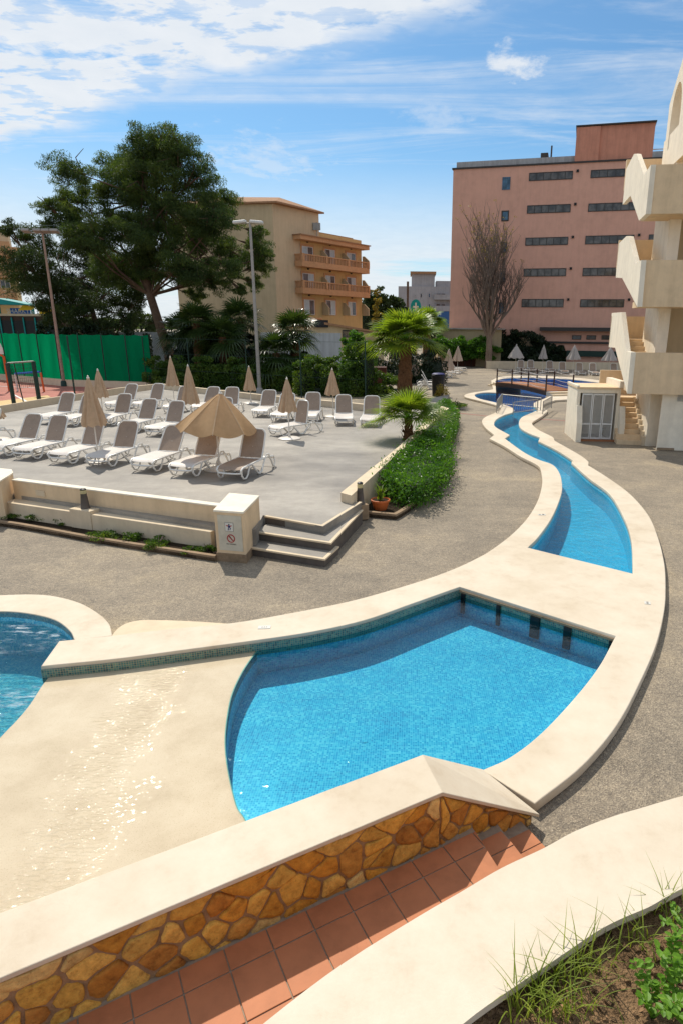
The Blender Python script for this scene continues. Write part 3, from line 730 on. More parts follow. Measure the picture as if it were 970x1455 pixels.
def clip(poly, a, b):   # keep the part left of a->b
    out = []; a = Vector(a); d = Vector(b)-a
    sd = lambda p: d.x*(p[1]-a.y)-d.y*(p[0]-a.x)
    for i in range(len(poly)):
        p, q = poly[i-1], poly[i]; sp, sq = sd(p), sd(q)
        if (sp >= 0) != (sq >= 0): t = sp/(sp-sq); out.append((p[0]+(q[0]-p[0])*t, p[1]+(q[1]-p[1])*t))
        if sq >= 0: out.append(tuple(q))
    return out
tu, tv = .272, .335
rows = [(0.0, .165)]+[(.165+tv*k, .165+tv*(k+1)) for k in range(3)]
for z, a, b, g in ((LZ, None, (A_n, A_b), 0), (.24, (A_b, A_n), (B_n, B_b), .02), (.12, (B_b, B_n), (C_n, C_b), .05)):
    for r0, r1 in rows:
        for k in range(-4, 26):
            u0 = k*tu+g+.05
            q = [Vector(cop_out[0])+wd*u+wn*v+Vector((0, 0)) for u, v in ((u0+.004, r0+.004), (u0+tu-.004, r0+.004), (u0+tu-.004, r1-.004), (u0+.004, r1-.004))]
            q = [tuple(p) for p in q]
            if area(q) < 0: q = q[::-1]
            if b: q = clip(q, b[0], b[1]) if True else q
            if a and q: q = clip(q, a[0], a[1])
            if len(q) < 3 or abs(area(q)) < .0008: continue
            zz = z+random.uniform(-.0012, .0012)
            tm.prism(q, zz-.007, zz)
loc(tm.build('tiles', M['tile'], None, bevel=.003), ts)
# broad curved wall in the right foreground
bu = [(380, 1450), (490, 1367), (600, 1298.5), (653, 1268), (711, 1233.7), (772, 1205), (814, 1182), (867, 1161), (917, 1146), (970, 1130.6), (1060, 1108), (1160, 1090)]
bw_ = [(560, 1545), (657, 1455), (726, 1405), (791, 1361.5), (848, 1323), (885, 1304), (920.6, 1289), (945, 1275), (970, 1262), (1010, 1246), (1100, 1215), (1230, 1180)]
BZ = 1.3
bi = spline(rpx([(270, 1545)]+bu, BZ), n=4); bo = spline(rpx([(440, 1650)]+bw_, BZ), n=4)
bw = thing('garden_wall', 'broad curved cream capped garden wall in the right foreground', 'wall', (bi[20][0], bi[20][1], 0))
n_ = min(len(bi), len(bo)); bi = bi[:n_]; bo = bo[:n_]
sweep_wall('coping', bi, bo, [BZ]*n_, [BZ-.04]*n_, M['coping'], bw)
bi2 = [tuple(Vector(a)*.94+Vector(b)*.06) for a, b in zip(bi, bo)]; bo2 = [tuple(Vector(a)*.06+Vector(b)*.94) for a, b in zip(bi, bo)]
sweep_wall('wall', bi2, bo2, [BZ-.04]*n_, [0]*n_, M['curb'], bw)
# soil bed behind it
SZ = 1.2
bed = bo2+[(5.5, 2.4), (5.5, -1), (-.6, -1)]
bm = bmesh.new()
sl = slab('soil_bed', bed, [], SZ-.06, SZ, M['soil'])
# clods and stones on the soil
cl = MB()
for k in range(420):
    p = G(random.uniform(690, 975), random.uniform(1255, 1458), SZ)
    r = random.choice([.004, .006, .01, .016]); cl.box((p.x, p.y, SZ+r*.3), (r*2, r*1.6, r*1.3), 0, Matrix.Rotation(random.random()*6, 3, (random.random()+.1, random.random(), random.random())))
tag(cl.build('soil_clods', M['soil']), 'small clods of earth and grit in the foreground bed', 'soil', kind='stuff')
def blade(m, p, L, az, bend, w0=.004):
    d = Vector((math.cos(az), math.sin(az), 0)); s = Vector((-d.y, d.x, 0)); P = []; n = 7
    for i in range(n+1):
        t = i/n; P.append(Vector(p)+d*(L*bend*t*t)+Vector((0, 0, L*(t*(1-.35*bend*t)))))
    for i in range(n):
        wa = w0*(1-(i/n)**2); wb = w0*(1-((i+1)/n)**2)
        m.add([P[i]-s*wa, P[i]+s*wa, P[i+1]+s*wb, P[i+1]-s*wb], [(0, 1, 2, 3)])
gb = MB()
tufts = [(760, 1420, 34), (790, 1400, 30), (735, 1440, 26), (820, 1385, 22), (850, 1380, 14), (800, 1440, 26), (905, 1340, 12), (880, 1350, 8), (940, 1300, 12), (955, 1310, 8), (845, 1440, 8), (930, 1360, 7), (770, 1450, 20)]
for x, y, n in tufts:
    p = G(x, y, SZ)
    for k in range(n):
        q = (p.x+random.gauss(0, .035), p.y+random.gauss(0, .03), SZ-.005)
        blade(gb, q, random.uniform(.10, .34), random.uniform(0, 6.28), random.uniform(.3, 1.0), random.uniform(.002, .0042))
tag(gb.build('grass', M['grass']), 'green and yellow grass tufts on the soil in the foreground', 'grass', kind='stuff')
def weed(x, y, z, h, n, lab, ls=.035):
    p = G(x, y, z); t = thing('leafy_weed', lab, 'plant', (p.x, p.y, z)); s = MB(); lv = MB()
    for k in range(n):
        az = random.random()*6.28; b = random.uniform(.2, .9); top = Vector((math.cos(az)*h*b, math.sin(az)*h*b, h*random.uniform(.6, 1.)))
        pth = [top*f+Vector((0, 0, h*.1*math.sin(f*3.1))) for f in (0, .25, .5, .75, 1)]
        s.tube(pth, [.003, .0026, .002, .0016, .001], 5)
        for f in (.35, .5, .62, .74, .86, 1.):
            for sg in (-1, 1):
                c = top*f+Vector((0, 0, h*.1*math.sin(f*3.1))); a2 = az+sg*random.uniform(.6, 1.7); L = ls*random.uniform(.6, 1.15)
                d = Vector((math.cos(a2), math.sin(a2), random.uniform(-.2, .5))).normalized(); sd = d.cross(Vector((0, 0, 1))).normalized()*L*.36; up = Vector((0, 0, L*.1))
                lv.add([c, c+d*L*.35+sd*.9+up, c+d*L*.75+sd*.7+up, c+d*L, c+d*L*.75-sd*.7+up, c+d*L*.35-sd*.9+up, c+d*L*.5], [(0, 1, 6), (1, 2, 6), (2, 3, 6), (3, 4, 6), (4, 5, 6), (5, 0, 6)])
    s.build('stem', M['weed'], t); lv.build('leaves', M['weed'], t); return t
weed(950, 1400, SZ, .26, 8, 'yellow green broad leaved weed at the right edge of the soil bed', .042)
weed(925, 1448, SZ, .2, 8, 'low broad leaved weed nearest the camera in the soil bed', .04)
weed(975, 1330, SZ, .2, 6, 'small leafy weed below the garden wall near the right edge', .036)
weed(965, 1450, SZ, .22, 7, 'leafy weed in the bottom right corner of the soil bed', .045)
dl = MB()
for k in range(26):
    p = G(random.uniform(720, 970), random.uniform(1330, 1455), SZ+.004); a = random.random()*6.28; d = Vector((math.cos(a), math.sin(a), random.uniform(-.1, .4))); s = Vector((-d.y, d.x, random.uniform(-.3, .3)))*.3; L = random.uniform(.015, .04)
    dl.add([p, p+(d*.5+s)*L, p+d*L, p+(d*.5-s)*L], [(0, 1, 2, 3)])
tag(dl.build('fallen_leaves', M['dry_leaf']), 'dry brown leaves scattered on the foreground soil', 'leaves', kind='stuff')

# ================================================================== TERRACE
TW = [XY(G(513, 714, DK)), XY(G(459, 748, DK)), XY(G(374, 732, DK))]
back = rpx([(-60, 592), (60, 578), (112, 569.5)], DK)
deck = [XY(G(490, 702, DK)), TW[1], TW[2]] + rpx([(330, 722), (310, 722), (12, 683), (-300, 640)], DK)
corner_bl = XY(G(230, 552, DK)); bm_ = XY(G(412, 573, DK)); br_ = XY(G(490, 580, DK))
rw_in = rpx([(626.4, 577), (568.7, 632), (484, 700)], DK+.2)
deck_poly = [rw_in[2]]+[TW[0], TW[1], TW[2]]+rpx([(362, 727), (308, 723), (17, 681), (-20, 676)], .83)+[(-24, 14.5), (-24, 22), (-19.5, 25)]+[XY(G(0, 588, DK)), XY(G(107, 570, DK)), corner_bl, bm_, br_, (-1, 30.5), (2.2, 36.5), rw_in[0], rw_in[1]]
slab('terrace_deck', deck_poly, [], 0.0, DK, M['terrace'])
slab('terrace_slope', rpx([(512, 724), (461, 795), (455, 830), (560, 760), (530, 730)], .0), [], -.0005, .0045, M['ground']) if False else None
# stone steps
st = thing('entrance_steps', 'grey terrace steps with cream nosings beside the sign pillar', 'steps', (-1.7, 11.2, 0))
s1 = [(376, 733), (458.6, 747.5), (514, 713)]; s2 = [(358, 755), (470.7, 771.5), (515.5, 724)]; s3 = [(349, 777), (461.7, 794.7), (482, 776)]
tread = []
for k, (pp, z, h) in enumerate(((s1, DK+.004, .16), (s2, .325, .165), (s3, .163, .163))):
    a, b, c = [Vector(XY(G(x, y, z))) for x, y in pp]
    d1 = (b-a).normalized(); d2 = (c-b).normalized()
    inn = Vector((-d1.y, d1.x)); in2 = Vector((-d2.y, d2.x))
    if inn.y < 0: inn = -inn
    if in2.x > 0: in2 = -in2
    wn_ = .07
    m_ = (inn+in2); m_.normalize(); ib = b+m_*wn_/m_.dot(inn)
    o = MB(); o.prism([tuple(a), tuple(b), tuple(c), tuple(c+in2*wn_), tuple(ib), tuple(a+inn*wn_)], z-.035, z); loc(o.build('nosing', M['plaster_pale'], bevel=.006), st)
    ins = .02; q = .75
    ib2 = b+m_*ins/m_.dot(inn); ib3 = b+m_*wn_/m_.dot(inn); ib4 = b+m_*q/m_.dot(inn)
    if k: o = MB(); o.prism([tuple(a+inn*wn_), tuple(ib3), tuple(c+in2*wn_), tuple(c+in2*q), tuple(ib4), tuple(a+inn*q)], z-.02, z-.003); loc(o.build('tread', M['terrace']), st)
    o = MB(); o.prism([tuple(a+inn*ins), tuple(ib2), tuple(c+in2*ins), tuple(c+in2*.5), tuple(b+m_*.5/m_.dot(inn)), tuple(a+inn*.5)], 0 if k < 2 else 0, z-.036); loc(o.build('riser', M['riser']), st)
# sign pillar
bt = [Vector(XY(G(x, y, .97))) for x, y in ((303, 724.5), (346, 727.5), (369, 704), (326, 700))]
sp_ = thing('sign_pillar', 'square cream plaster pillar at the foot of the terrace wall', 'pillar', (bt[0].x, bt[0].y, 0))
ctr = sum(bt, Vector((0, 0)))/4
pm = MB(); pm.prism([tuple(ctr+(p-ctr)*.965) for p in bt], 0.0, .93); loc(pm.build('shaft', M['plaster']), sp_)
pm = MB(); pm.prism([tuple(p) for p in bt], .93, .97); loc(pm.build('cap', M['plaster_white'], bevel=.008), sp_)
pm = MB(); pm.prism([tuple(ctr+(p-ctr)*1.0) for p in bt], 0.0, .16); loc(pm.build('plinth', M['curb']), sp_)
fa = ctr+(bt[0]-ctr)*.965; fb = ctr+(bt[1]-ctr)*.965; fd = (fb-fa).normalized(); fn = Vector((fd.y, -fd.x))
if fn.y > 0: fn = -fn
sg = thing('notice_board', 'pale notice board with pool safety pictograms on the sign pillar', 'sign', (fa.x, fa.y, 0))
def onf(u, z, off=0.): p = fa+fd*u+fn*off; return Vector((p.x, p.y, z))
Wf = (fb-fa).length
def board(u0, u1, z0, z1, o0, o1, mat, name, rot=False):
    m = MB(); m.add([onf(u0, z0, o0), onf(u1, z0, o0), onf(u1, z1, o0), onf(u0, z1, o0), onf(u0, z0, o1), onf(u1, z0, o1), onf(u1, z1, o1), onf(u0, z1, o1)], [(0, 1, 2, 3), (4, 5, 6, 7), (0, 1, 5, 4), (1, 2, 6, 5), (2, 3, 7, 6), (3, 0, 4, 7)])
    o = m.build(name, mat); loc(o, sg); return o
board(.06, Wf-.04, .22, .88, .002, .012, M['sign_grey'], 'board')
cu_, cz = Wf*.5, .67
board(cu_-.085, cu_+.085, cz-.085, cz+.085, .013, .016, M['metal_grey'], 'picture_border'); board(cu_-.075, cu_+.075, cz-.075, cz+.075, .0165, .019, M['sign_white'], 'picture_panel')
def poly_on(pts, o0, mat, name):
    m = MB(); a = [onf(u, z, o0) for u, z in pts]; b = [onf(u, z, o0+.002) for u, z in pts]; n = len(pts)
    m.add(a+b, [tuple(range(n)), tuple(range(n, 2*n))]+[(i, (i+1) % n, n+(i+1) % n, n+i) for i in range(n)]); loc(m.build(name, mat), sg)
def P2(l, u=cu_, z=cz): return [(u+a, z+b) for a, b in l]
poly_on(P2([(-.015, -.005), (.02, -.005), (.022, .03), (-.018, .03)]), .0195, M['navy'], 'figure')
poly_on(P2([(-.015, -.004), (.0, -.004), (-.012, -.062), (-.028, -.062)]), .0195, M['navy'], 'figure')
poly_on(P2([(.003, -.004), (.02, -.004), (.034, -.03), (.018, -.055), (.006, -.05), (.018, -.03)]), .0195, M['navy'], 'figure')
poly_on(P2([(math.cos(a)*.013, .046+math.sin(a)*.013) for a in [i*.785 for i in range(8)]]), .0195, M['print_dark'], 'figure')
poly_on(P2([(-.06, .035), (-.018, .03), (-.018, .012), (-.035, .008)]), .0195, M['print_red'], 'figure')
poly_on(P2([(.06, .035), (.022, .03), (.022, .012), (.036, .008)]), .0195, M['print_red'], 'figure')
rm = MB(); rc = .455
rm.tube([onf(cu_+.02+math.cos(a)*.07, rc+math.sin(a)*.07, .017) for a in [i*math.pi/12 for i in range(25)]], .008, 5); rm.tube([onf(cu_+.02-.048, rc+.048, .017), onf(cu_+.02+.048, rc-.048, .017)], .007, 5); loc(rm.build('prohibition_ring', M['print_red']), sg)
poly_on([(cu_-.02, rc+.035), (cu_+.0, rc+.045), (cu_+.05, rc-.03), (cu_+.038, rc-.038)], .0135, M['print_dark'], 'figure')
def text_on(txt, u, z, size, mat, o, d, nrm, name='lettering', par=None, off=.014):
    cu = bpy.data.curves.new('t', 'FONT'); cu.body = txt; cu.size = size; cu.extrude = .001; cu.align_x = 'CENTER'
    t = bpy.data.objects.new('t', cu); col.objects.link(t); dg = bpy.context.evaluated_depsgraph_get(); me = bpy.data.meshes.new_from_object(t.evaluated_get(dg)); bpy.data.objects.remove(t)
    me.name = name; me.materials.clear(); me.materials.append(mat); ob = bpy.data.objects.new(name, me); col.objects.link(ob)
    mm = Matrix(((d[0], 0, nrm[0], o[0]+d[0]*u+nrm[0]*off), (d[1], 0, nrm[1], o[1]+d[1]*u+nrm[1]*off), (0, 1, 0, z), (0, 0, 0, 1)))
    me.transform(mm)
    if par: loc(ob, par)
    return ob
text_on('NO DIVING', cu_+.02, .335, .036, M['print_dark'], fa, fd, fn, 'lettering', sg, .0135)
# front wall with bench ledge
wl = [XY(G(x, y, .83)) for x, y in ((305, 712), (17.5, 674.5))]; wo = [XY(G(x, y, .83)) for x, y in ((310, 718.5), (17.5, 681.5))]
fw = thing('terrace_wall', 'long low cream terrace wall with a bench ledge and white top', 'wall', (wo[0][0], wo[0][1], 0))
A_, B_ = Vector(wo[0]), Vector(wo[1]); wdir = (B_-A_).normalized(); wnr = Vector((wdir.y, -wdir.x));
if wnr.y > 0: wnr = -wnr
def wq(u0, u1, v0, v1): return [tuple(A_+wdir*u0+wnr*v0), tuple(A_+wdir*u1+wnr*v0), tuple(A_+wdir*u1+wnr*v1), tuple(A_+wdir*u0+wnr*v1)]
WL = (B_-A_).length
m_ = MB(); m_.prism(wq(-.25, WL+.02, -.16, -.012), 0, .80); loc(m_.build('wall', M['plaster']), fw)
m_ = MB(); m_.prism(wq(-.25, WL+.02, -.17, .0), .80, .83); loc(m_.build('wall_cap', M['plaster_white'], bevel=.006), fw)
pedu = (A_-Vector(XY(G(119, 723, .47)))).length
m_ = MB(); m_.prism(wq(-.02, pedu-.28, -.012, .30), 0, .40); m_.prism(wq(pedu+.28, WL, -.012, .30), 0, .40); loc(m_.build('bench_ledge', M['plaster_pale'], bevel=.01), fw)
m_ = MB(); m_.prism(wq(pedu-.28, pedu+.28, -.012, .32), 0, .47); loc(m_.build('lamp_plinth', M['plaster_pale'], bevel=.01), fw)
m_ = MB(); c_ = A_+wdir*(WL-.8); m_.box((c_.x+wnr.x*-.004, c_.y+wnr.y*-.004, .60), (.26, .02, .12), math.atan2(wdir.y, wdir.x)); loc(m_.build('hatch_cover', M['plaster_pale']), fw)
# pier at the far left of the wall
pq = [XY(G(x, y, .92)) for x, y in ((-60, 682), (0, 683.5), (18.5, 672), (16, 667.5), (-60, 660))]
lp = thing('end_pier', 'cream plaster pier at the left end of the terrace wall', 'pillar', (pq[1][0], pq[1][1], 0))
m_ = MB(); m_.prism(pq, 0, .9); loc(m_.build('shaft', M['plaster']), lp); m_ = MB(); m_.prism(offset(pq, .012), .9, .93); loc(m_.build('cap', M['plaster_white']), lp)
# bed in front of wall
bedp = rpx([(-80, 735), (0, 741.5), (60, 751), (119, 762), (180, 772), (240, 781), (306, 791)], .1)
kb = spline(bedp); kb_in = [tuple(Vector(p)+Vector((.0, .09))) for p in kb]
slab('planting_soil', kb+[tuple(A_+wnr*.29), tuple(B_+wnr*.29), (-11, 12.3)], [], 0, .07, M['dark_soil'])
kt = thing('bed_kerb', 'low weathered kerb edging the narrow bed below the terrace wall', 'kerb', (kb[3][0], kb[3][1], 0))
sweep_wall('kerb', kb_in, kb, [.11]*len(kb), [0]*len(kb), M['curb'], kt)
def bush(x, y, z, r, h, n, lab, mat='hedge', name='small_shrub', cat='shrub', ls=.05, grp=None, Y=None, stems=True):
    p = G(x, y, z) if Y is None else AT(x, y, Y); p.z = z
    t = thing(name, lab, cat, p, 0, grp)
    Cn = clump_pts((0, 0, h*.5), 1, n, 9, .42)*np.array([r, r, h*.6])
    Cn[:, 2] = np.abs(Cn[:, 2]*1.0-h*.3)+.0*h
    leaf_mesh('foliage', Cn, ls, M[mat], t)
    if stems:
        s = MB()
        for k in range(5): a = random.random()*6.28; s.tube([(0, 0, 0), (math.cos(a)*r*.4, math.sin(a)*r*.4, h*.7)], .006, 5)
        s.build('stem', M['twig'], t)
    return t
for k, (x, y, r, h, lab) in enumerate([(25, 738, .3, .14, 'sparse low shrub at the left end of the bed below the terrace wall'), (62, 742, .34, .32, 'tallest leafy shrub left of the lamp in the terrace bed'), (92, 748, .22, .2, 'leafy shrub just left of the bollard lamp'), (150, 765, .34, .17, 'low spreading shrub right of the bollard lamp'), (188, 771, .22, .2, 'round shrub in the middle of the terrace bed'), (225, 778, .3, .22, 'bright leafy shrub in the right half of the terrace bed'), (270, 785, .2, .1, 'tiny low plant near the sign pillar'), (295, 786, .16, .2, 'small upright plant beside the sign pillar')]):
    bush(x, y-3, .07, r, h, int(900*r/.3), lab, 'hedge', grp='shrubs in the bed below the terrace wall', ls=.045)
# bollard lamps
def bollard(p, z, lab, h=.34, r=.085):
    t = thing('bollard_lamp', lab, 'lamp', (p[0], p[1], z), 0, 'grey bollard lamps of the terrace')
    MB().lathe([(r, 0), (r*.92, .02), (r*.62, h*.72), (r*.66, h*.74)], seg=20).build('body', M['metal_grey' if False else 'riser'], t, True)
    MB().lathe([(r*.6, h*.74), (r*.66, h*.8), (r*.62, h*.92)], seg=20).build('lens', M['cream_lamp'], t, True)
    MB().lathe([(r*.64, h*.92), (r*.66, h*.96), (r*.4, h)], seg=20).build('cap', M['black'], t, True)
    return t
pc = A_+wdir*pedu+wnr*.16; bollard(pc, .47, 'dark grey bollard lamp on the plinth of the terrace wall', .42, .095)
pr = G(511.5, 716, .36); 
m_ = MB(); m_.box((pr.x, pr.y, .19), (.3, .26, .34), .5); tag(m_.build('lamp_base', M['curb'], bevel=.01), 'weathered stone base under the lamp beside the steps', 'base')
bollard((pr.x, pr.y), .36, 'straight grey bollard lamp beside the steps and the pot', .5, .1)
# right low wall of terrace
rw_o = rpx([(637, 580), (585, 625.5), (499, 704)], DK+.2)
rt = thing('terrace_edge_wall', 'low cream edge wall between the terrace and the palm bed', 'wall', (rw_o[2][0], rw_o[2][1], 0))
sweep_wall('wall', rw_in, rw_o, [DK+.2]*3, [0]*3, M['plaster_pale'], rt)
# palm bed
cb = [(514, 727), (562, 731.5), (573.5, 725), (595, 709.6), (609, 691), (621.4, 672.5), (625, 655), (622, 640), (625, 626), (639, 608.7), (649, 592), (651, 583), (643, 571)]
cbp = rpx(cb, .12); cbs = spline(cbp, {0, 1, 12}, 4)
slab('planting_soil', cbs+[tuple(Vector(rw_o[0])), tuple(Vector(rw_o[1])), tuple(Vector(rw_o[2]))], [], 0, .08, M['dark_soil'])
kr = thing('bed_kerb', 'curved weathered kerb around the palm bed', 'kerb', (cbp[1][0], cbp[1][1], 0))
cbi = offset(cbs+[rw_o[0], rw_o[2]], -.1)[:len(cbs)]
sweep_wall('kerb', cbi, cbs, [.13]*len(cbs), [0]*len(cbs), M['curb'], kr)
def hedge(name, poly, z0, z1, n, ls, mat, lab, core='hedge_dark', jit=.1, cat='hedge'):
    c = sum((Vector(p) for p in poly), Vector((0, 0)))/len(poly)
    t = thing(name, lab, cat, (c.x, c.y, z0))
    m = MB(); m.prism([tuple(c+(Vector(p)-c)*.9) for p in poly], z0, z1-jit*1.6); loc(m.build('branches', M[core]), t)  # solid dark core added inside the leaves, no modelled branches
    o = leaf_mesh('foliage', shrub_box(poly, z0, z1, n, jit), ls, M[mat]); loc(o, t); return t
hp1 = rpx([(583, 706), (600, 688), (612, 664), (614, 650), (600, 640), (590, 652), (566, 668), (560, 690)], .1)
H1 = rpx([(556, 676), (566, 690), (585, 696), (606, 686), (622, 664), (625, 642), (612, 626), (593, 638), (572, 660)], .45)
hedge('low_hedge', offset(H1, .14), .08, .74, 15000, .085, 'hedge_bright', 'bright green clipped hedge around the small palm', jit=.15)
H2 = rpx([(600, 628), (622, 632), (634, 612), (640, 590), (634, 576), (624, 584), (612, 606)], .4)
hedge('low_hedge', offset(H2, .2), .08, .72, 9000, .105, 'hedge_bright', 'farther part of the green hedge toward the black bin')
bush(641, 580, .08, .7, .75, 1500, 'dark rounded shrub at the far end of the palm bed', 'hedge', ls=.09)
bush(627, 562, .4, .5, 1.2, 900, 'thin brown leaved shrub behind the black bin', 'bud', ls=.09)
# potted plant
pp = G(540, 724, .08)
pt = thing('potted_plant', 'spiky plant in a terracotta pot beside the steps', 'plant', pp)
MB().lathe([(.13, 0), (.15, .02), (.205, .20), (.20, .21)], seg=28).build('pot', M['pot'], pt, True)
rim = MB().lathe([(.215, .20), (.225, .205), (.225, .245), (.205, .25), (.195, .22)], seg=28, cap=False).build('pot_rim', M['pot'], pt, True)
MB().lathe([(.19, .21), (.19, .225)], seg=20).build('potting_soil', M['dark_soil'], pt)
m_ = MB()
for k in range(46):
    a = random.random()*6.28; blade(m_, (random.gauss(0, .03), random.gauss(0, .03), .22+random.random()*.22), random.uniform(.18, .36), a, random.uniform(.4, 1.1), random.uniform(.009, .016))
m_.build('blades', M['palm'], pt)
m_ = MB(); [m_.tube([(0, 0, .2), (math.cos(a)*.06, math.sin(a)*.06, .5)], [.012, .007], 6) for a in (0, 2, 4)]; m_.build('stem', M['bark'], pt)
# back and court side kerb walls
kw = thing('terrace_kerb_wall', 'low tan wall along the back of the terrace', 'wall', (bm_[0], bm_[1], 0))
pth = [corner_bl, bm_, br_, XY(G(560, 588, DK))]; pin = [tuple(Vector(p)+Vector((-.08, -.2))) for p in pth]
sweep_wall('wall', pin, pth, [DK+.3]*4, [0]*4, M['plaster_pale'], kw)
kl = thing('terrace_kerb_wall', 'low tan wall between the sports court and the terrace', 'wall', (-17, 30, 0))
pth = rpx([(-200, 615), (-20, 590), (0, 586), (50, 577), (107, 568), (170, 558), (230, 551)], DK); pin = [tuple(Vector(p)+Vector((.05, -.35))) for p in pth]
sweep_wall('wall', pth, pin, [DK+.28]*7, [0]*7, M['plaster_pale'], kl)

# ================================================================== SUN LOUNGERS
def make_lounger(dark_seat=False, ang=62, arms=True):
    t = thing('sun_lounger', '-', 'sun lounger')
    hw = .33; a = R_(ang); hx, hz = 1.16, .345; bl_ = .80
    m = MB()
    for s in (-1, 1):
        y = s*hw
        m.tube([(.0, y*.9, .20), (-.02, y*.97, .27), (.05, y, .325), (.5, y, .335), (1.1, y, .345), (1.5, y, .34), (1.82, y, .30), (1.9, y*.97, .24)], .024, 8)
    m.tube([(.0, -hw*.9, .20), (-.02, -hw*.5, .19), (-.02, hw*.5, .19), (.0, hw*.9, .20)], .022, 8)
    m.tube([(1.9, -hw*.97, .24), (1.92, 0, .23), (1.9, hw*.97, .24)], .022, 8)
    m.build('frame', M['white_plastic'], t, True)
    for s in (-1, 1):
        y = s*hw
        MB().tube([(.02, y*.94, .26), (.02, y*.95, .14), (.10, y*.96, .05), (.22, y*.96, .035), (.32, y*.97, .10), (.42, y, .31)], .022, 8).build('front_leg', M['white_plastic'], t, True)
        MB().tube([(.55, y*1.02, .32), (.68, y*1.05, .18), (.82, y*1.07, .035), (.93, y*1.07, .022), (1.04, y*1.06, .05), (1.16, y*1.04, .2), (1.28, y*1.03, .33), (1.38, y*1.04, .42)], [.022, .03, .03, .03, .03, .028, .024, .02], 8).build('middle_leg', M['white_plastic'], t, True)
        MB().tube([(1.38, y*1.04, .42), (1.5, y*1.05, .41), (1.66, y*1.05, .2), (1.76, y*1.05, .04), (1.84, y*1.04, .03), (1.9, y*1.0, .12), (1.9, y*.97, .25)], [.02, .024, .026, .026, .024, .022, .02], 8).build('rear_leg', M['white_plastic'], t, True)
    # seat sling, slightly crowned, with a turned-down front edge
    n = 14; vs = []; fs = []
    for i in range(n+1):
        u = i/n; x = .0+u*1.17; z = .35+.012*math.sin(u*3.1) - (.06*(1-u/.12)**2 if u < .12 else 0)
        for j in range(7): v = j/6-.5; vs.append((x, v*.62, z-.018*math.cos(v*3.14)))
    for i in range(n):
        for j in range(6): fs.append((i*7+j, (i+1)*7+j, (i+1)*7+j+1, i*7+j+1))
    mb = MB(); mb.add(vs, fs); mb.build('seat', M['sling_taupe'] if dark_seat else M['sling_glare'], t, True)
    # back rest: white hoop, taupe sling
    br_t = Vector((math.cos(a), 0, math.sin(a))); nz = Vector((-math.sin(a), 0, math.cos(a)))
    def bp(u, v, w_=0): return Vector((hx, 0, hz))+br_t*(u*bl_)+Vector((0, v, 0))+nz*w_
    hoop = [bp(-.02, -.31), bp(.4, -.315), bp(.85, -.30), bp(.96, -.26), bp(1.0, -.19), bp(1.01, 0), bp(1.0, .19), bp(.96, .26), bp(.85, .30), bp(.4, .315), bp(-.02, .31)]
    hb = MB().tube(hoop, .022, 8); hb.tube([bp(.0, -.3), bp(.0, .3)], .016, 6); b = hb.build('backrest', M['white_plastic'], t, True)
    pts = []
    for i in range(11):
        u = i/10
        wv = .29 if u < .85 else .29-.10*((u-.85)/.15)**2
        for j in range(5): v = (j/4-.5)*2; pts.append(bp(.03+u*.95, v*wv, -.02*math.cos(v*1.57)*math.sin(u*3.14)))
    fs = [(i*5+j, (i+1)*5+j, (i+1)*5+j+1, i*5+j+1) for i in range(10) for j in range(4)]
    sb = MB(); sb.add(pts, fs); sb.build('sling', M['sling_taupe'], b, True)
    MB().tube([bp(.42, 0, -.02), (hx+.33, 0, .33)], .012, 6).build('backrest_prop', M['white_plastic'], t)
    return t
proto_l = [make_lounger(ang=a) for a in (58, 53, 61)]
proto_used = set(); lrnd = random.Random(3)
def place_lounger(loc_, rz, lab, grp, base=None):
    global proto_used
    if base is None:
        k = lrnd.randrange(3)
        if k not in proto_used: o = proto_l[k]; proto_used.add(k)
        else: o = copy_tree(proto_l[k])
        rz += R_(lrnd.uniform(-4, 4))
    else: o = base
    o.location = loc_; o.rotation_euler = (0, 0, rz); o['label'] = lab; o['group'] = grp; return o
ords = ['leftmost', 'second from the left', 'third from the left', 'fourth from the left', 'fifth from the left', 'sixth from the left', 'seventh from the left', 'eighth from the left', 'ninth from the left', 'tenth from the left']
rowA = [((-46, 628), 22), ((8, 640), 22), ((46, 644), 22), ((94, 650), 22), ((147, 654), 22), ((207, 660), 24), ((259, 666.5), 25)]
extraA = ['cut off by the left edge of the photo', 'just inside the left edge', 'between the edge and the first closed umbrella', 'directly left of the closed umbrella pole', 'just right of the closed umbrella', 'left of the open umbrella', 'under the open umbrella']
for k, ((x, y), a) in enumerate(rowA): place_lounger(G(x, y, DK)+Vector((.35, -1.0, 0)), R_(a+55), 'lounger in the front terrace row, '+extraA[k], 'loungers of the front terrace row')
place_lounger(G(323, 670, DK)+Vector((.37, -1.05, 0)), R_(78), 'lounger with a brown seat beside the open umbrella', 'loungers of the front terrace row', make_lounger(True))
rowB = [((70, 598), 24, 'behind the front row left of the closed umbrella, with a dark bag beneath'), ((100, 601), 24, 'partly hidden behind the nearest closed umbrella in the second row'), ((152, 600), 22, 'second row, first one right of the nearest closed umbrella'), ((184, 609), 22, 'second row, middle of three beside the second closed umbrella'), ((221, 614), 22, 'second row, right one of three beside the second closed umbrella'), ((300, 606), 30, 'second row, half hidden behind the open umbrella'), ]
for (x, y), a, l in rowB: place_lounger(G(x, y, DK)+Vector((.35, -1.0, 0)), R_(a+55), 'lounger '+l, 'loungers of the second terrace row')
rowC = [((163, 579), 24), ((201, 579), 24), ((244, 583.5), 25), ((281, 583), 25), ((314, 586), 28), ((366, 589), 30), ((392, 595), 33), ((432, 596), 36), ((480, 600), 38), ((514, 602), 38)]
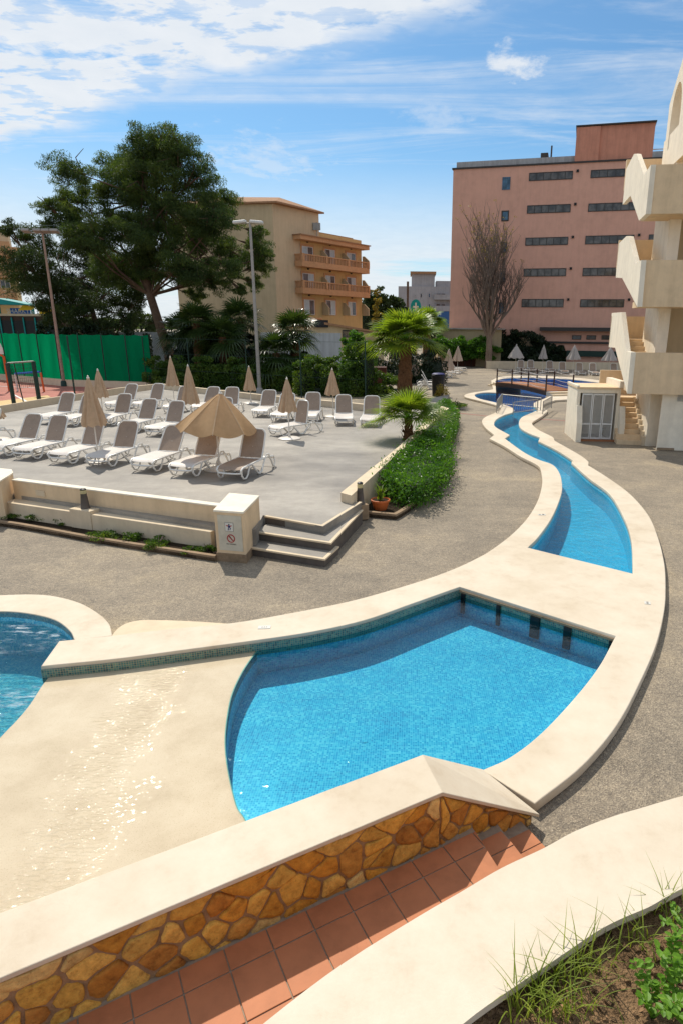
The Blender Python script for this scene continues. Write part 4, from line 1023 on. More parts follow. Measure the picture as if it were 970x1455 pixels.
extraC = ['leftmost one at the court wall', 'second one from the court wall', 'hidden behind the third closed umbrella', 'behind the tip of the open umbrella', 'just right of the open umbrella tip', 'in front of the lamp post', 'behind the rightmost row umbrella', 'left of the lone back umbrella', 'second from the right end', 'at the right end behind the palm']
for k, ((x, y), a) in enumerate(rowC): place_lounger(G(x, y, DK)+Vector((.35, -1.0, 0)), R_(a+55), 'back row lounger, '+extraC[k], 'loungers of the back terrace row')
lf = make_lounger(ang=78); place_lounger(G(384, 616, DK)+Vector((.3, -.6, 0)), R_(50), 'lounger with upright backrest beside the closed umbrella right of the open one', 'loungers of the second terrace row', lf)
g = G(84, 603, DK); tag(MB().box((g.x, g.y+.2, DK+.14), (.34, .5, .27), .4).build('dark_bag', M['black'], bevel=.05), 'black bag standing under a second row lounger', 'bag')
# left row by the pool bay, seen from the side
pL = [(607, 553), (606, 549), (604, 545.5), (613, 541), (621, 537), (628, 534), (634, 531.5), (640, 529), (645, 527)]
for k, (x, y) in enumerate(pL):
    g = G(x, y, .0); place_lounger((g.x-.9, g.y, 0), R_(180), '', '', None)
# those last ones lie with their backs to the left
far_l = [o for o in col.objects if o.type == 'EMPTY' and o.get('label') == '']
for k, o in enumerate(far_l):
    x, y = pL[k]; g = G(x, y, 0); o.rotation_euler = (0, 0, R_(180)); o.location = (g.x+1.2, g.y, 0)
    o['label'] = 'white lounger in the row left of the bay, '+['nearest to the palm', 'second nearest to the palm', 'third from the palm', 'fourth, under the half open umbrella', 'fifth, right of the half open umbrella', 'sixth, before the tall closed umbrella', 'seventh, behind the tall closed umbrella', 'eighth, second from the far end', 'last one at the far end'][k]
    o['group'] = 'loungers in the row left of the bay'
# far row facing the camera
pF = [(739, 527.5), (753, 527.5), (780, 529), (798, 531), (822, 532.5), (841, 533), (871, 533.5)]
for k, (x, y) in enumerate(pF):
    g = G(x, y, 0); o = place_lounger((g.x, g.y-1.1, 0), R_(90), 'far lounger facing the pool, '+ords[k]+(' of the row' if k < 6 else ', partly behind the stair tower'), 'loungers of the far row', make_lounger(True, 70) if k == 0 else (far0 if False else copy_tree(far0)))
    if k == 0: far0 = o

# ================================================================== UMBRELLAS
def closed_umbrella(lab, p, h=2.35, bot=1.0, r=.27, mat='canopy_closed', grp='closed umbrellas on the terrace', lean=(0, 0), base=True, rot=0.):
    t = thing('umbrella', lab, 'umbrella', p, rot, grp); t.rotation_euler = (lean[0], lean[1], rot)
    MB().tube([(0, 0, 0), (0, 0, h-.1)], .019, 8).build('pole', M['pole'], t, True)
    if base: MB().lathe([(.36, 0), (.37, .025), (.30, .055), (.05, .07), (.045, .16), (.03, .2)], seg=28).build('base', M['pole'], t, True)
    prof = []
    for i in range(12):
        u = i/11; prof.append((.03+(r-.03)*(u**.85)*(1+.05*math.sin(u*9)), h-.06-(h-bot)*u))
    c = MB(); vs = []; seg = 64; n = len(prof)
    for i, (rr, z) in enumerate(prof):
        u = i/(n-1)
        for k in range(seg):
            w_ = 2*math.pi*k/seg; q = rr*(1+(.16*math.cos(8*w_)+.07*math.cos(13*w_+1+u*2))*min(1, u*3)); zz_ = z+(.03*math.cos(8*w_+.5) if i == n-1 else 0)
            vs.append((q*math.cos(w_), q*math.sin(w_), zz_))
    c.add(vs, [(i*seg+k, i*seg+(k+1) % seg, (i+1)*seg+(k+1) % seg, (i+1)*seg+k) for i in range(n-1) for k in range(seg)]); c.build('canopy', M[mat], t, True)
    MB().lathe([(.035, h-.07), (.04, h-.05), (.018, h-.02), (.02, h), (.0, h+.015)], seg=12).build('finial', M['pole'], t, True)
    return t
def open_umbrella(lab, p, h, rim, R, mat, grp, lean=(0, 0), rot=0., n=8, seam='canopy_seam', scale_pole=1.):
    t = thing('umbrella', lab, 'umbrella', p, rot, grp)
    MB().tube([(0, 0, 0), (0, 0, rim+.1), (lean[0]*.6, lean[1]*.6, h-.05)], .02, 8).build('pole', M['pole'], t, True)
    MB().lathe([(.40, 0), (.41, .03), (.33, .065), (.05, .08), (.045, .18), (.03, .22)], seg=28).build('base', M['pole'], t, True)
    top = Vector((lean[0]*.6, lean[1]*.6, h)); vs = []; fs = []; rows_ = 10; sub = 8; seg = n*sub
    for i in range(rows_+1):
        u = i/rows_
        for k in range(seg):
            w_ = 2*math.pi*k/seg; f = (k % sub)/sub; sag = math.sin(f*math.pi)
            rr = R*u*(1-.10*sag*u-.03*u*math.sin(f*6.28)); z = h-(h-rim)*(u**1.08)+.02-.0*sag
            z -= .05*sag*u*u if i < rows_ else .11*sag
            x = rr*math.cos(w_)+lean[0]*(.6-.6*u); y = rr*math.sin(w_)+lean[1]*(.6-.6*u)
            z += -lean[0]*rr*math.cos(w_)*.25-lean[1]*rr*math.sin(w_)*.25
            vs.append((x, y, z))
    fs = [(i*seg+k, i*seg+(k+1) % seg, (i+1)*seg+(k+1) % seg, (i+1)*seg+k) for i in range(rows_) for k in range(seg)]
    c = MB(); c.add(vs, fs); cn = c.build('canopy', M[mat], t, True)
    for k in range(n):
        pth = [Vector(vs[i*seg+k*sub])+Vector((0, 0, .008)) for i in range(1, rows_+1)]
        s = MB(); w_ = 2*math.pi*k/n; sd = Vector((-math.sin(w_), math.cos(w_), 0))*.017
        for i in range(len(pth)-1): s.add([pth[i]-sd, pth[i]+sd, pth[i+1]+sd, pth[i+1]-sd], [(0, 1, 2, 3)])
        s.build('seam', M[seam], cn)
        r_ = MB(); r_.tube([Vector(vs[3*seg+k*sub])-Vector((0, 0, .02)), Vector(vs[rows_*seg+k*sub])-Vector((0, 0, .02))], .008, 5); r_.build('rib', M['pole'], t)
    MB().lathe([(.05, h-.01), (.045, h+.02), (.02, h+.04), (.022, h+.07), (.0, h+.09)], c=(top.x, top.y, 0), seg=12).build('finial', M['pole'], t, True)
    return t
def umb(px, base_y, top, lab, r=.27, Dz=DK, bot=None, **k):
    p = G(px, base_y, Dz); h = AT(top[0], top[1], p.y).z-Dz
    b = (AT(top[0], bot, p.y).z-Dz) if bot else h*.45
    return closed_umbrella(lab, p, h, b, r, **k)
u1 = G(312.5, 667, DK)
open_umbrella('half open tan umbrella with pale seams over the front loungers', u1, 1.98, 1.08, 1.02, 'canopy', 'umbrellas on the terrace', lean=(.28, -.05), rot=.2)
umb(141, 655, (133, 534), 'closed tan umbrella standing in the front row of loungers', .29, bot=601)
umb(148.5, 600, (138, 524), 'closed tan umbrella half hidden behind the front one', .26, bot=562, base=False)
umb(248.5, 574, (244, 506), 'closed tan umbrella at the corner of the green screen', .27, bot=546)
umb(274, 598, (271.5, 518), 'large closed tan umbrella just left behind the open one', .31, bot=571)
umb(357, 573, (353, 519.5), 'closed tan umbrella beside the tall lamp post', .27, bot=553)
umb(411.5, 623.5, (405.5, 536), 'closed tan umbrella on a round white base right of the open one', .28, bot=582)
umb(473.5, 592, (471, 523), 'closed tan umbrella standing alone near the back wall', .28, bot=559)
umb(-3, 625, (-8, 560), 'closed tan umbrella cut by the left edge of the photo', .30, bot=592)
umb(589, 545, (587.5, 505), 'pale closed umbrella behind the palm trunk', .46, 0, 533, mat='canopy_far', grp='pale umbrellas left of the bay')
umb(636.5, 536, (635.5, 496), 'tall pale closed umbrella in the middle of the bay row', .46, 0, 525, mat='canopy_far', grp='pale umbrellas left of the bay')
umb(635.5, 529, (633.5, 497), 'slim pale umbrella peeking out behind the tall one', .40, 0, 518, mat='canopy_far', grp='pale umbrellas left of the bay')
umb(649, 530, (649.5, 491.5), 'pale closed umbrella farthest along the bay row', .44, 0, 512, mat='canopy_far', grp='pale umbrellas left of the bay')
p_ = G(622, 540, 0); open_umbrella('half open pale umbrella in the bay row', p_, AT(622, 508, p_.y).z, AT(622, 527, p_.y).z, .62, 'canopy_far', 'pale umbrellas left of the bay', seam='canopy_far')
p_ = G(731, 530, 0); open_umbrella('half open grey umbrella at the left of the far row', p_, AT(731, 490, p_.y).z, AT(731, 508, p_.y).z, .8, 'canopy_grey', 'grey umbrellas of the far row', seam='canopy_grey')
umb(769.5, 530, (769.5, 490), 'slim closed grey umbrella second in the far row', .38, 0, 509, mat='canopy_grey', grp='grey umbrellas of the far row')
umb(812.5, 532, (812.8, 490), 'closed grey umbrella third in the far row', .60, 0, 510, mat='canopy_grey', grp='grey umbrellas of the far row')
umb(863, 533, (863.5, 493), 'closed grey umbrella beside the stair tower', .66, 0, 511.5, mat='canopy_grey', grp='grey umbrellas of the far row')

# ================================================================== BRIDGE, BARRIERS, BIN
def V3(p, z): return Vector((p[0], p[1], z))
bA, bB = G(704, 543.5, .35), G(776, 556, .35)      # near side ends
bd = (bB-bA).normalized(); bn = Vector((-bd.y, bd.x, 0))
if bn.y < 0: bn = -bn
bw2 = 2.0; BL2 = (bB-bA).length
bt_ = thing('footbridge', 'small wooden footbridge with rope rails over the pool', 'bridge', (bA.x, bA.y, 0))
def bq(u, v, z): p = bA+bd*u+bn*v; return Vector((p.x, p.y, z))
def arch(u): return .36+.10*math.sin(math.pi*min(1, max(0, u/BL2)))
m = MB()
nP = 30
for k in range(nP):
    u0 = BL2*k/nP; u1_ = BL2*(k+1)/nP-.02; c = bq((u0+u1_)/2, bw2/2, arch((u0+u1_)/2)); m.box(c, (u1_-u0, bw2, .04), math.atan2(bd.y, bd.x))
loc(m.build('deck', M['wood']), bt_)
for v in (0, bw2):
    m = MB()
    for k in range(12):
        u0 = BL2*k/12; u1_ = BL2*(k+1)/12; a, b = bq(u0, v, arch(u0)-.02), bq(u1_, v, arch(u1_)-.02)
        th = bn*.05; m.add([a-th, b-th, b+th, a+th]+[p-Vector((0, 0, .26)) for p in (a-th, b-th, b+th, a+th)], [(0, 1, 2, 3), (4, 5, 6, 7), (0, 1, 5, 4), (1, 2, 6, 5), (2, 3, 7, 6), (3, 0, 4, 7)])
    loc(m.build('beam', M['wood_dark']), bt_)
    us = [.12, BL2*.34, BL2*.66, BL2-.12]
    for u in us: loc(MB().tube([bq(u, v, arch(u)-.2), bq(u, v, arch(u)+1.0)], .05, 8).build('post', M['wood_dark'], None, True), bt_)
    for hh in (.95, .7, .45, .2):
        m = MB()
        for i in range(3):
            pth = [bq(us[i]+(us[i+1]-us[i])*f, v, arch(us[i]+(us[i+1]-us[i])*f)+hh-.07*math.sin(f*math.pi)) for f in (0, .2, .4, .6, .8, 1)]; m.tube(pth, .016, 5)
        loc(m.build('rope', M['rope'], None, True), bt_)
def side_steps(lab, u_top, sgn, mat='plaster'):
    t = thing('bridge_steps', lab, 'steps', bq(u_top, bw2/2, 0), 0, 'steps at the ends of the footbridge')
    for k in range(3):
        z = .33-.11*k; L = .42*(k+1)
        m = MB(); m.prism([XY(bq(u_top, -.05, 0)), XY(bq(u_top+sgn*L, -.05-.0, 0)), XY(bq(u_top+sgn*L, bw2+.05, 0)), XY(bq(u_top, bw2+.05, 0))], 0 if k == 2 else z-.105, z); loc(m.build('step', M[mat], bevel=.01), t)
side_steps('short cream steps at the left end of the footbridge', -.02, -1, 'plaster_pale'); side_steps('short cream steps at the right end of the footbridge', BL2+.02, 1, 'plaster_pale')
for nm_, u0 in (('left', -.55), ('right', BL2+.0)):
    m = MB(); m.prism([XY(bq(u0, -.1, 0)), XY(bq(u0+.55, -.1, 0)), XY(bq(u0+.55, bw2+.1, 0)), XY(bq(u0, bw2+.1, 0))], -.6, .01); tag(m.build('bridge_abutment', M['plaster_pale']), 'cream masonry abutment under the '+nm_+' end of the footbridge', 'abutment', 'bridge abutments')
def barrier(lab, a, b, h, gap=.16, double=False):
    A, B = G(*a, C), G(*b, C); t = thing('barrier', lab, 'barrier', A, 0, 'low steel barriers across the river'); L = (B-A).length; d = (B-A).normalized()
    m = MB()
    for z in (.12, h): m.tube([A+Vector((0, 0, z)), B+Vector((0, 0, z))], .02, 6)
    for p in (A, B): m.tube([p, p+Vector((0, 0, h))], .022, 6)
    loc(m.build('frame', M['metal_grey'], None, True), t)
    m = MB(); n = int(L/gap)
    for k in range(1, n): p = A+d*(L*k/n); m.tube([p+Vector((0, 0, .12)), p+Vector((0, 0, h))], .009, 5)
    loc(m.build('bars', M['metal_grey']), t)
barrier('short steel barrier on the left river bank', (704.5, 587), (712, 575.5), .62)
barrier('long steel barrier spanning the river between the banks', (712.5, 577), (767, 583), .62)
barrier('near steel barrier standing across the river water', (728, 590), (762, 585), .62)
barrier('short steel barrier on the right river bank', (770, 588.5), (782.5, 580), .62)
pb_ = G(621.5, 563, 0); t = thing('litter_bin', 'tall black litter bin beside the palm bed', 'bin', pb_)
MB().lathe([(.36, 0), (.42, 1.15), (.44, 1.2), (.44, 1.32), (.40, 1.35)], seg=20).build('body', M['black'], t, True); MB().lathe([(.40, 1.352), (.42, 1.38), (.3, 1.44), (.05, 1.46)], seg=20).build('lid', M['navy'], t, True)

# ================================================================== HUT AND STAIR TOWER
HA = G(816, 628, 0); HB_ = G(874, 631, 0); hd = Vector((1, -.05, 0)).normalized(); hn = Vector((.05, 1, 0)).normalized()
HA = Vector((6.27, 23.7, 0))
def hq(u, v, z): p = HA+hd*u+hn*v; return Vector((p.x, p.y, z))
def hbox(m, u0, u1, v0, v1, z0, z1): return m.prism([XY(hq(u0, v0, 0)), XY(hq(u1, v0, 0)), XY(hq(u1, v1, 0)), XY(hq(u0, v1, 0))], z0, z1)
hut = thing('pump_hut', 'small cream plaster hut with white louvred doors', 'hut', HA)
HW, HD, HH = 1.62, 1.9, 1.98
zv = lambda x, y, v: AT(x, y, hq(0, v, 0).y).z
m = MB(); hbox(m, 0, .12, .35, HD+.35, 0, HH); hbox(m, HW-.12, HW, .35, HD+.35, 0, HH); hbox(m, .12, HW-.12, HD+.23, HD+.35, 0, HH); hbox(m, .12, HW-.12, .35, .45, 1.82, HH); loc(m.build('wall', M['plaster_white']), hut)
m = MB(); hbox(m, -.03, HW+.03, .30, HD+.38, HH, HH+.06); loc(m.build('roof', M['plaster']), hut)
m = MB(); hbox(m, -.03, .06, .30, HD+.38, HH+.06, HH+.12); hbox(m, HW-.1, HW+.12, -.0+.2, HD+.38, HH+.063, HH+.30); loc(m.build('parapet', M['plaster_white']), hut)
for u0, lab in ((0, 'l'), (HW-.02, 'r')):
    m = MB(); m.ext([hq(u0, 0, 0), hq(u0, .35, 0), hq(u0, .35, 1.35), hq(u0, .22, 1.35), hq(u0, 0, .72)], hd*.2); loc(m.build('flank_wall', M['plaster_white']), hut)
m = MB(); hbox(m, .2, HW-.02, .2, .34, 0, .06); loc(m.build('threshold', M['wood']), hut)
dw = (HW-.44)/3
for k in range(3):
    u0 = .2+k*(dw+.015); m = MB()
    hbox(m, u0, u0+.04, .36, .40, .07, 1.80); hbox(m, u0+dw-.04, u0+dw, .36, .40, .07, 1.80)
    for z in (.07, .62, 1.74): hbox(m, u0+.04, u0+dw-.04, .362, .398, z, z+.06)
    d_ = m.build('louvred_door', M['frame_white']); loc(d_, hut)
    l_ = MB()
    for i in range(48):
        z = .14+i*.0335
        c = hq(u0+dw/2, .385, z); l_.box(c, (dw-.08, .03, .008), 0, Matrix.Rotation(math.atan2(hd.y, hd.x), 3, 'Z') @ Matrix.Rotation(R_(-35), 3, 'X'))
    l = l_.build('louvres', M['frame_white']); l.parent = d_; l.matrix_parent_inverse = Matrix.Identity(4)
m = MB(); c = hq(1.07, .34, .42); m.box(c, (.03, .03, .2)); m.box(hq(1.13, .335, .5), (.1, .02, .02)); loc(m.build('handle', M['metal_grey']), hut)

# stair tower: frame of reference, u to the right (towards the camera a little), v away
tv_ = Vector((.14, .99)).normalized(); tu_ = Vector((tv_.y, -tv_.x))
Q3 = AT(895.7, 500.5, 22.0); Q = Vector(XY(Q3))
def tq(u, v, z): p = Q+tu_*u+tv_*v; return Vector((p.x, p.y, z))
def lp_(x, y, u=0.): o = Q+tu_*u; return PL(x, y, o, tv_)
def fp_(x, y, v=0.): o = Q+tv_*v; return PL(x, y, o, tu_)
tw = thing('stair_tower', 'cream open stair tower with zigzag parapets at the right edge', 'building', (Q.x, Q.y, 0))
profs = [
 [(868.3, 444.7), (882, 443.5), (888.6, 499), (895.7, 500.5), (890, 559.4), (873, 494), (864, 493.4)],
 [(877.5, 347), (889, 335.5), (893, 336), (902, 374.5), (910.4, 369.5), (904.5, 436), (883, 395), (874, 394.5)],
 [(889, 240), (900, 218.6), (903.5, 219), (914, 248.5), (924, 234), (916.7, 304), (907, 313.4), (895, 278), (883.7, 290.7)]]
for k, pr in enumerate(profs):
    pts = [lp_(x, y) for x, y in pr]
    m = MB(); m.ext([tq(0, s, z) for s, z in pts], (tu_.x*.16, tu_.y*.16, 0)); loc(m.build('stair_parapet', M['plaster_white']), tw)  # paler plaster than the fronts: sunlit brightness of this side put into the colour
    ct = [(895.7, 500.5, 892, 559.4), (910.4, 369.5, 905, 436), (924, 234, 917, 304)][k]
    z1 = fp_(ct[0], ct[1])[1]; z0 = fp_(ct[2], ct[3])[1]
    m = MB(); m.prism([XY(tq(.162, 0, 0)), XY(tq(7, 0, 0)), XY(tq(7, .16, 0)), XY(tq(.162, .16, 0))], z0, z1); loc(m.build('landing_parapet', M['plaster']), tw)
    m = MB(); m.prism([XY(tq(.162, .162, 0)), XY(tq(7, .162, 0)), XY(tq(7, 1.5, 0)), XY(tq(.162, 1.5, 0))], z0+.004, z0+.2); loc(m.build('landing', M['plaster']), tw)
    zl = z0+.2
    m = MB()
    sh = [(0, 0)]; pv = 1.0
    for i in range(9):
        m.prism([XY(tq(.17, pv+i*.27, 0)), XY(tq(1.15, pv+i*.27, 0)), XY(tq(1.15, pv+i*.27+.29, 0)), XY(tq(.17, pv+i*.27+.29, 0))], zl+i*.165-.1, zl+(i+1)*.165)
    loc(m.build('flight', M['plaster']), tw)
    # inner zigzag skirting
    m = MB()
    for i in range(9): m.prism([XY(tq(1.152, pv+i*.27-.05, 0)), XY(tq(1.26, pv+i*.27-.05, 0)), XY(tq(1.26, pv+i*.27+.22, 0)), XY(tq(1.152, pv+i*.27+.22, 0))], zl+i*.165, zl+(i+1)*.165+.14)
    loc(m.build('skirting', M['plaster_pale']), tw)
    # half landing behind
    m = MB(); m.prism([XY(tq(.162, 3.45, 0)), XY(tq(3.0, 3.45, 0)), XY(tq(3.0, 4.7, 0)), XY(tq(.162, 4.7, 0))], zl+1.4, zl+1.58); loc(m.build('landing', M['plaster']), tw)
    m = MB(); m.prism([XY(tq(0, 4.7, 0)), XY(tq(3.0, 4.7, 0)), XY(tq(3.0, 4.86, 0)), XY(tq(0, 4.86, 0))], zl+1.4, zl+2.45); loc(m.build('stair_parapet', M['plaster']), tw)
# piers between the landings
FLv = 1.15
uu = fp_(949, 340, FLv)[0]
segs = [(0, 2.5, 917.5, 928.5, 600), (2.6, 6.1, 938, 947, 470), (6.1, 9.6, 948.2, 962, 340)]
pu0 = fp_(948, 340, FLv)[0]; pu1 = pu0+.38
m = MB(); m.prism([XY(tq(pu0, FLv, 0)), XY(tq(pu1, FLv, 0)), XY(tq(pu1, FLv+2.3, 0)), XY(tq(pu0, FLv+2.3, 0))], 2.05, 10.6); loc(m.build('pier', M['plaster_white']), tw)
gu0 = fp_(916, 632, FLv)[0]
m = MB(); m.prism([XY(tq(gu0, FLv, 0)), XY(tq(gu0+.42, FLv, 0)), XY(tq(gu0+.42, FLv+2.6, 0)), XY(tq(gu0, FLv+2.6, 0))], 0, 2.28); loc(m.build('pier', M['plaster_white']), tw)
# ground flight
m = MB(); sv = FLv+.15; uL = gu0-1.0
for i in range(9): m.prism([XY(tq(uL, sv+i*.28, 0)), XY(tq(gu0-.12, sv+i*.28, 0)), XY(tq(gu0-.12, sv+i*.28+.3, 0)), XY(tq(uL, sv+i*.28+.3, 0))], 0, (i+1)*.17)
loc(m.build('flight', M['plaster']), tw)
m = MB()
for i in range(8): m.prism([XY(tq(gu0-.118, sv+i*.28-.08, 0)), XY(tq(gu0-.002, sv+i*.28-.08, 0)), XY(tq(gu0-.002, sv+i*.28+.2, 0)), XY(tq(gu0-.118, sv+i*.28+.2, 0))], 0, (i+1)*.17+.15)
loc(m.build('skirting', M['plaster_pale']), tw)
m = MB(); m.prism([XY(tq(uL-.3, sv+2.52, 0)), XY(tq(3., sv+2.52, 0)), XY(tq(3., sv+3.6, 0)), XY(tq(uL-.3, sv+3.6, 0))], 0, 1.53); m.prism([XY(tq(uL-.3, sv+3.6, 0)), XY(tq(3., sv+3.6, 0)), XY(tq(3., sv+3.75, 0)), XY(tq(uL-.3, sv+3.75, 0))], 0, 2.5); loc(m.build('landing', M['plaster']), tw)
# back wall and upper arch wall
m = MB(); m.prism([XY(tq(pu1+.15, 2.4, 0)), XY(tq(7, 2.4, 0)), XY(tq(7, 2.55, 0)), XY(tq(pu1+.15, 2.55, 0))], 2.3, 14); loc(m.build('inner_wall', M['tan_wall']), tw)
m = MB(); m.prism([XY(tq(2.2, .5, 0)), XY(tq(7, .5, 0)), XY(tq(7, .7, 0)), XY(tq(2.2, .7, 0))], 0, 2.28); loc(m.build('inner_wall', M['plaster']), tw)
ua = fp_(962, 231, .9)[0]
pa_ = [lp_(x, y, ua) for x, y in ((962, 231), (941.4, 231), (950.7, 148.5), (970, 114), (974, 100), (969, 168))]
oa = Q+tu_*ua
def la(x, y): return PL(x, y, oa, tv_)
zt_ = la(969, 168)[1]+3.; s0, s1_ = la(962, 231)[0], la(941.4, 231)[0]; zb_ = la(950, 231)[1]-.2
def vv(s, z): return tq(ua, s, z)
zL = la(950.7, 148.5)[1]
ol = [(s0, zb_), (s1_, zb_), (s1_, zL), (s0-.3, zL+1.9), (s0-1.2, zL+1.9), (s0-1.2, zb_)]
sm = (s0+s1_)/2; aw = (s1_-s0)*.30; z_s = la(955, 170)[1]; z_b = la(952, 209)[1]
arc = [(sm+aw, z_b), (sm-aw, z_b+.35)]+[(sm-aw*math.cos(t_), z_s+aw*1.5*math.sin(t_)) for t_ in [i*math.pi/10 for i in range(11)]]
cu = bpy.data.curves.new('t', 'CURVE'); cu.dimensions = '2D'; cu.fill_mode = 'BOTH'; cu.extrude = .15
for poly in (ol, arc):
    sp = cu.splines.new('POLY'); sp.points.add(len(poly)-1); sp.use_cyclic_u = True
    for i, p in enumerate(poly): sp.points[i].co = (p[0], p[1], 0, 1)
tob = bpy.data.objects.new('t', cu); col.objects.link(tob); me = bpy.data.meshes.new_from_object(tob.evaluated_get(bpy.context.evaluated_depsgraph_get())); bpy.data.objects.remove(tob)
for v in me.vertices: s_, z_, w_ = v.co.x, v.co.y, v.co.z; v.co = tq(ua+.15+w_, s_, z_)
while me.uv_layers: me.uv_layers.remove(me.uv_layers[0])
box_uv(me); me.materials.clear(); me.materials.append(M['plaster_white']); o = bpy.data.objects.new('arched_wall', me); col.objects.link(o); loc(o, tw)
m = MB(); m.prism([XY(tq(ua+.8, s0, 0)), XY(tq(7, s0, 0)), XY(tq(7, s0+.2, 0)), XY(tq(ua+.8, s0+.2, 0))], zb_, zL+3); loc(m.build('inner_wall', M['plaster']), tw)
# service door panel by the tower
sd = thing('service_door', 'tall white metal service door with a small vent beside the stair tower', 'door', tq(1.3, .6, 0))
su0 = fp_(931.5, 636, .3)[0]; su1 = su0+1.25
m = MB(); m.prism([XY(tq(su0, .28, 0)), XY(tq(su1, .28, 0)), XY(tq(su1, .34, 0)), XY(tq(su0, .34, 0))], .02, 2.12); loc(m.build('panel', M['plaster_white'], bevel=.01), sd)
m = MB()
for i in range(6): z = 1.76+i*.04; m.prism([XY(tq(su0+.5, .262, 0)), XY(tq(su0+.8, .262, 0)), XY(tq(su0+.8, .278, 0)), XY(tq(su0+.5, .278, 0))], z, z+.022)
loc(m.build('vent', M['metal_grey']), sd)
m = MB(); m.prism([XY(tq(su0+.02, .255, 0)), XY(tq(su0+.6, .255, 0)), XY(tq(su0+.6, .277, 0)), XY(tq(su0+.02, .277, 0))], .03, .11); loc(m.build('kick_plate', M['curb']), sd)

# ================================================================== SPORTS COURT, SCREEN, LAMP POSTS
fl_ = [XY(G(-220, 540, 0)), XY(G(0, 540, 0)), XY(G(92, 549, 0)), XY(G(213, 553, 0))]
cp0 = rpx([(-300, 640), (-20, 596), (107, 574), (228, 556)], 0)
slab('sports_court', [fl_[0], fl_[1], fl_[2], fl_[3]]+cp0[::-1], [], .002, .01, M['court'])
slab('court_marking', rpx([(-100, 592), (0, 580), (75, 566), (68, 562), (0, 570), (-100, 580)], .0), [], .012, .016, M['court_yellow'])
slab('court_marking', rpx([(60, 571), (104, 565), (106, 567), (64, 574)], .0), [], .012, .016, M['court_yellow'])
for a, b in (((0, 549), (60, 552)), ((20, 561), (50, 577))):
    A, B = G(*a), G(*b); d = (B-A).normalized(); nn_ = Vector((-d.y, d.x, 0))*.06; slab('court_line', [XY(A-nn_), XY(B-nn_), XY(B+nn_), XY(A+nn_)], [], .017, .02, M['frame_white'])
t = thing('court_kerb_wall', 'low pale wall below the green windscreen of the court', 'wall', (fl_[1][0], fl_[1][1], 0))
sweep_wall('wall', [tuple(Vector(p)+Vector((.1, .3))) for p in fl_], fl_, [.45]*4, [0]*4, M['plaster_pale'], t)
gf = thing('windscreen_fence', 'green windscreen fence of the sports court', 'fence', (fl_[1][0], fl_[1][1], 0))
ztop = lambda px, py, Y: AT(px, py, Y).z
P4 = [Vector(p)+Vector((.05, .5)) for p in fl_]
m = MB(); NS = 120; vs = []; fs = []
pts = []
for i in range(len(P4)-1):
    for k in range(40): pts.append(P4[i].lerp(P4[i+1], k/40))
pts.append(P4[-1])
zz0 = [.38 for _ in pts]
hh0 = ztop(0, 473, P4[1].y); hh1 = ztop(211, 476, P4[3].y)
for i, p in enumerate(pts):
    f = i/(len(pts)-1); top = hh0+(hh1-hh0)*f
    for j in range(9):
        u = j/8; q = .10*math.sin(i*.9)*math.sin(u*3.14)+.04*math.sin(i*2.3+j); sag = -.06*abs(math.sin(i*.55)) if j == 8 else 0
        vs.append((p.x, p.y+q, .4+(top-.4)*u+sag))
n9 = len(pts)
m.add(vs, [(i*9+j, (i+1)*9+j, (i+1)*9+j+1, i*9+j+1) for i in range(n9-1) for j in range(8)]); loc(m.build('windscreen', M['net_green'], None, True), gf)
for i in range(0, n9, 11):
    p = pts[i]; loc(MB().tube([(p.x, p.y-.18, 0), (p.x, p.y-.18, hh1+.1)], .04, 6).build('post', M['metal_green']), gf)
# tall posts and wires in front of the planting
tf = thing('wire_fence', 'dark green wire fence behind the back terrace wall', 'fence', (bm_[0], bm_[1]+1, 0))
wp_ = [XY(G(213, 553, 0)), XY(G(275, 560, 0)), XY(G(355, 566, 0)), XY(G(430, 572, 0)), XY(G(519.5, 578, 0))]
wp_ = [(p[0]*1.02, p[1]+.5) for p in wp_]
for p in wp_: loc(MB().tube([(p[0], p[1], 0), (p[0], p[1], 3.4)], .035, 6).build('post', M['metal_green']), tf)
m = MB()
for z in (3.35, 2.4, 1.4): m.tube([(p[0], p[1], z) for p in wp_], .008, 4)
loc(m.build('wire', M['metal_green']), tf)
p = G(109, 575, 0); tag(MB().tube([(p.x, p.y, 0), (p.x, p.y, ztop(101, 477, p.y))], .045, 6).build('fence_post', M['metal_green']), 'lone dark green post in front of the green windscreen', 'post')
def lamp_post(lab, base, top, cat='street lamp', heads=2, mat='rust', dirn=(1, 0), r=.11):
    p = G(*base, 0); z = ztop(top[0], top[1], p.y); t = thing('floodlight_post', lab, cat, p, 0, 'floodlight posts')
    MB().tube([(0, 0, 0), (0, 0, .5), (0, 0, z)], [r*1.2, r, r*.6], 12).build('pole', M[mat], t, True); MB().lathe([(r*2, 0), (r*1.8, .3), (r*1.3, .4)], seg=12).build('pole_base', M['metal_green' if mat == 'rust' else 'metal_grey'], t, True)
    return t, z
t, z = lamp_post('rusty floodlight post with four lamp heads before the green windscreen', (92, 549), (61.5, 331))
MB().tube([(-.8, 0, z), (.9, 0, z)], .04, 6).build('crossbar', M['metal_grey'], t)
MB().tube([(-.4, 0, z), (-.4, 0, z+.45), (.75, 0, z+.45), (.75, 0, z)], .022, 6).build('bracket', M['metal_green'], t)
for k, x in enumerate((-.95, -.2, .35, .9)): MB().box((x, -.15, z+.1), (.5, .45, .16), 0, Matrix.Rotation(R_(-15), 3, 'X')).build('lamp_head', M['metal_grey'], t, bevel=.03)
t, z = lamp_post('tall pale lamp post with two lamp heads behind the terrace', (369.5, 560), (355, 316), mat='metal_grey', r=.12)
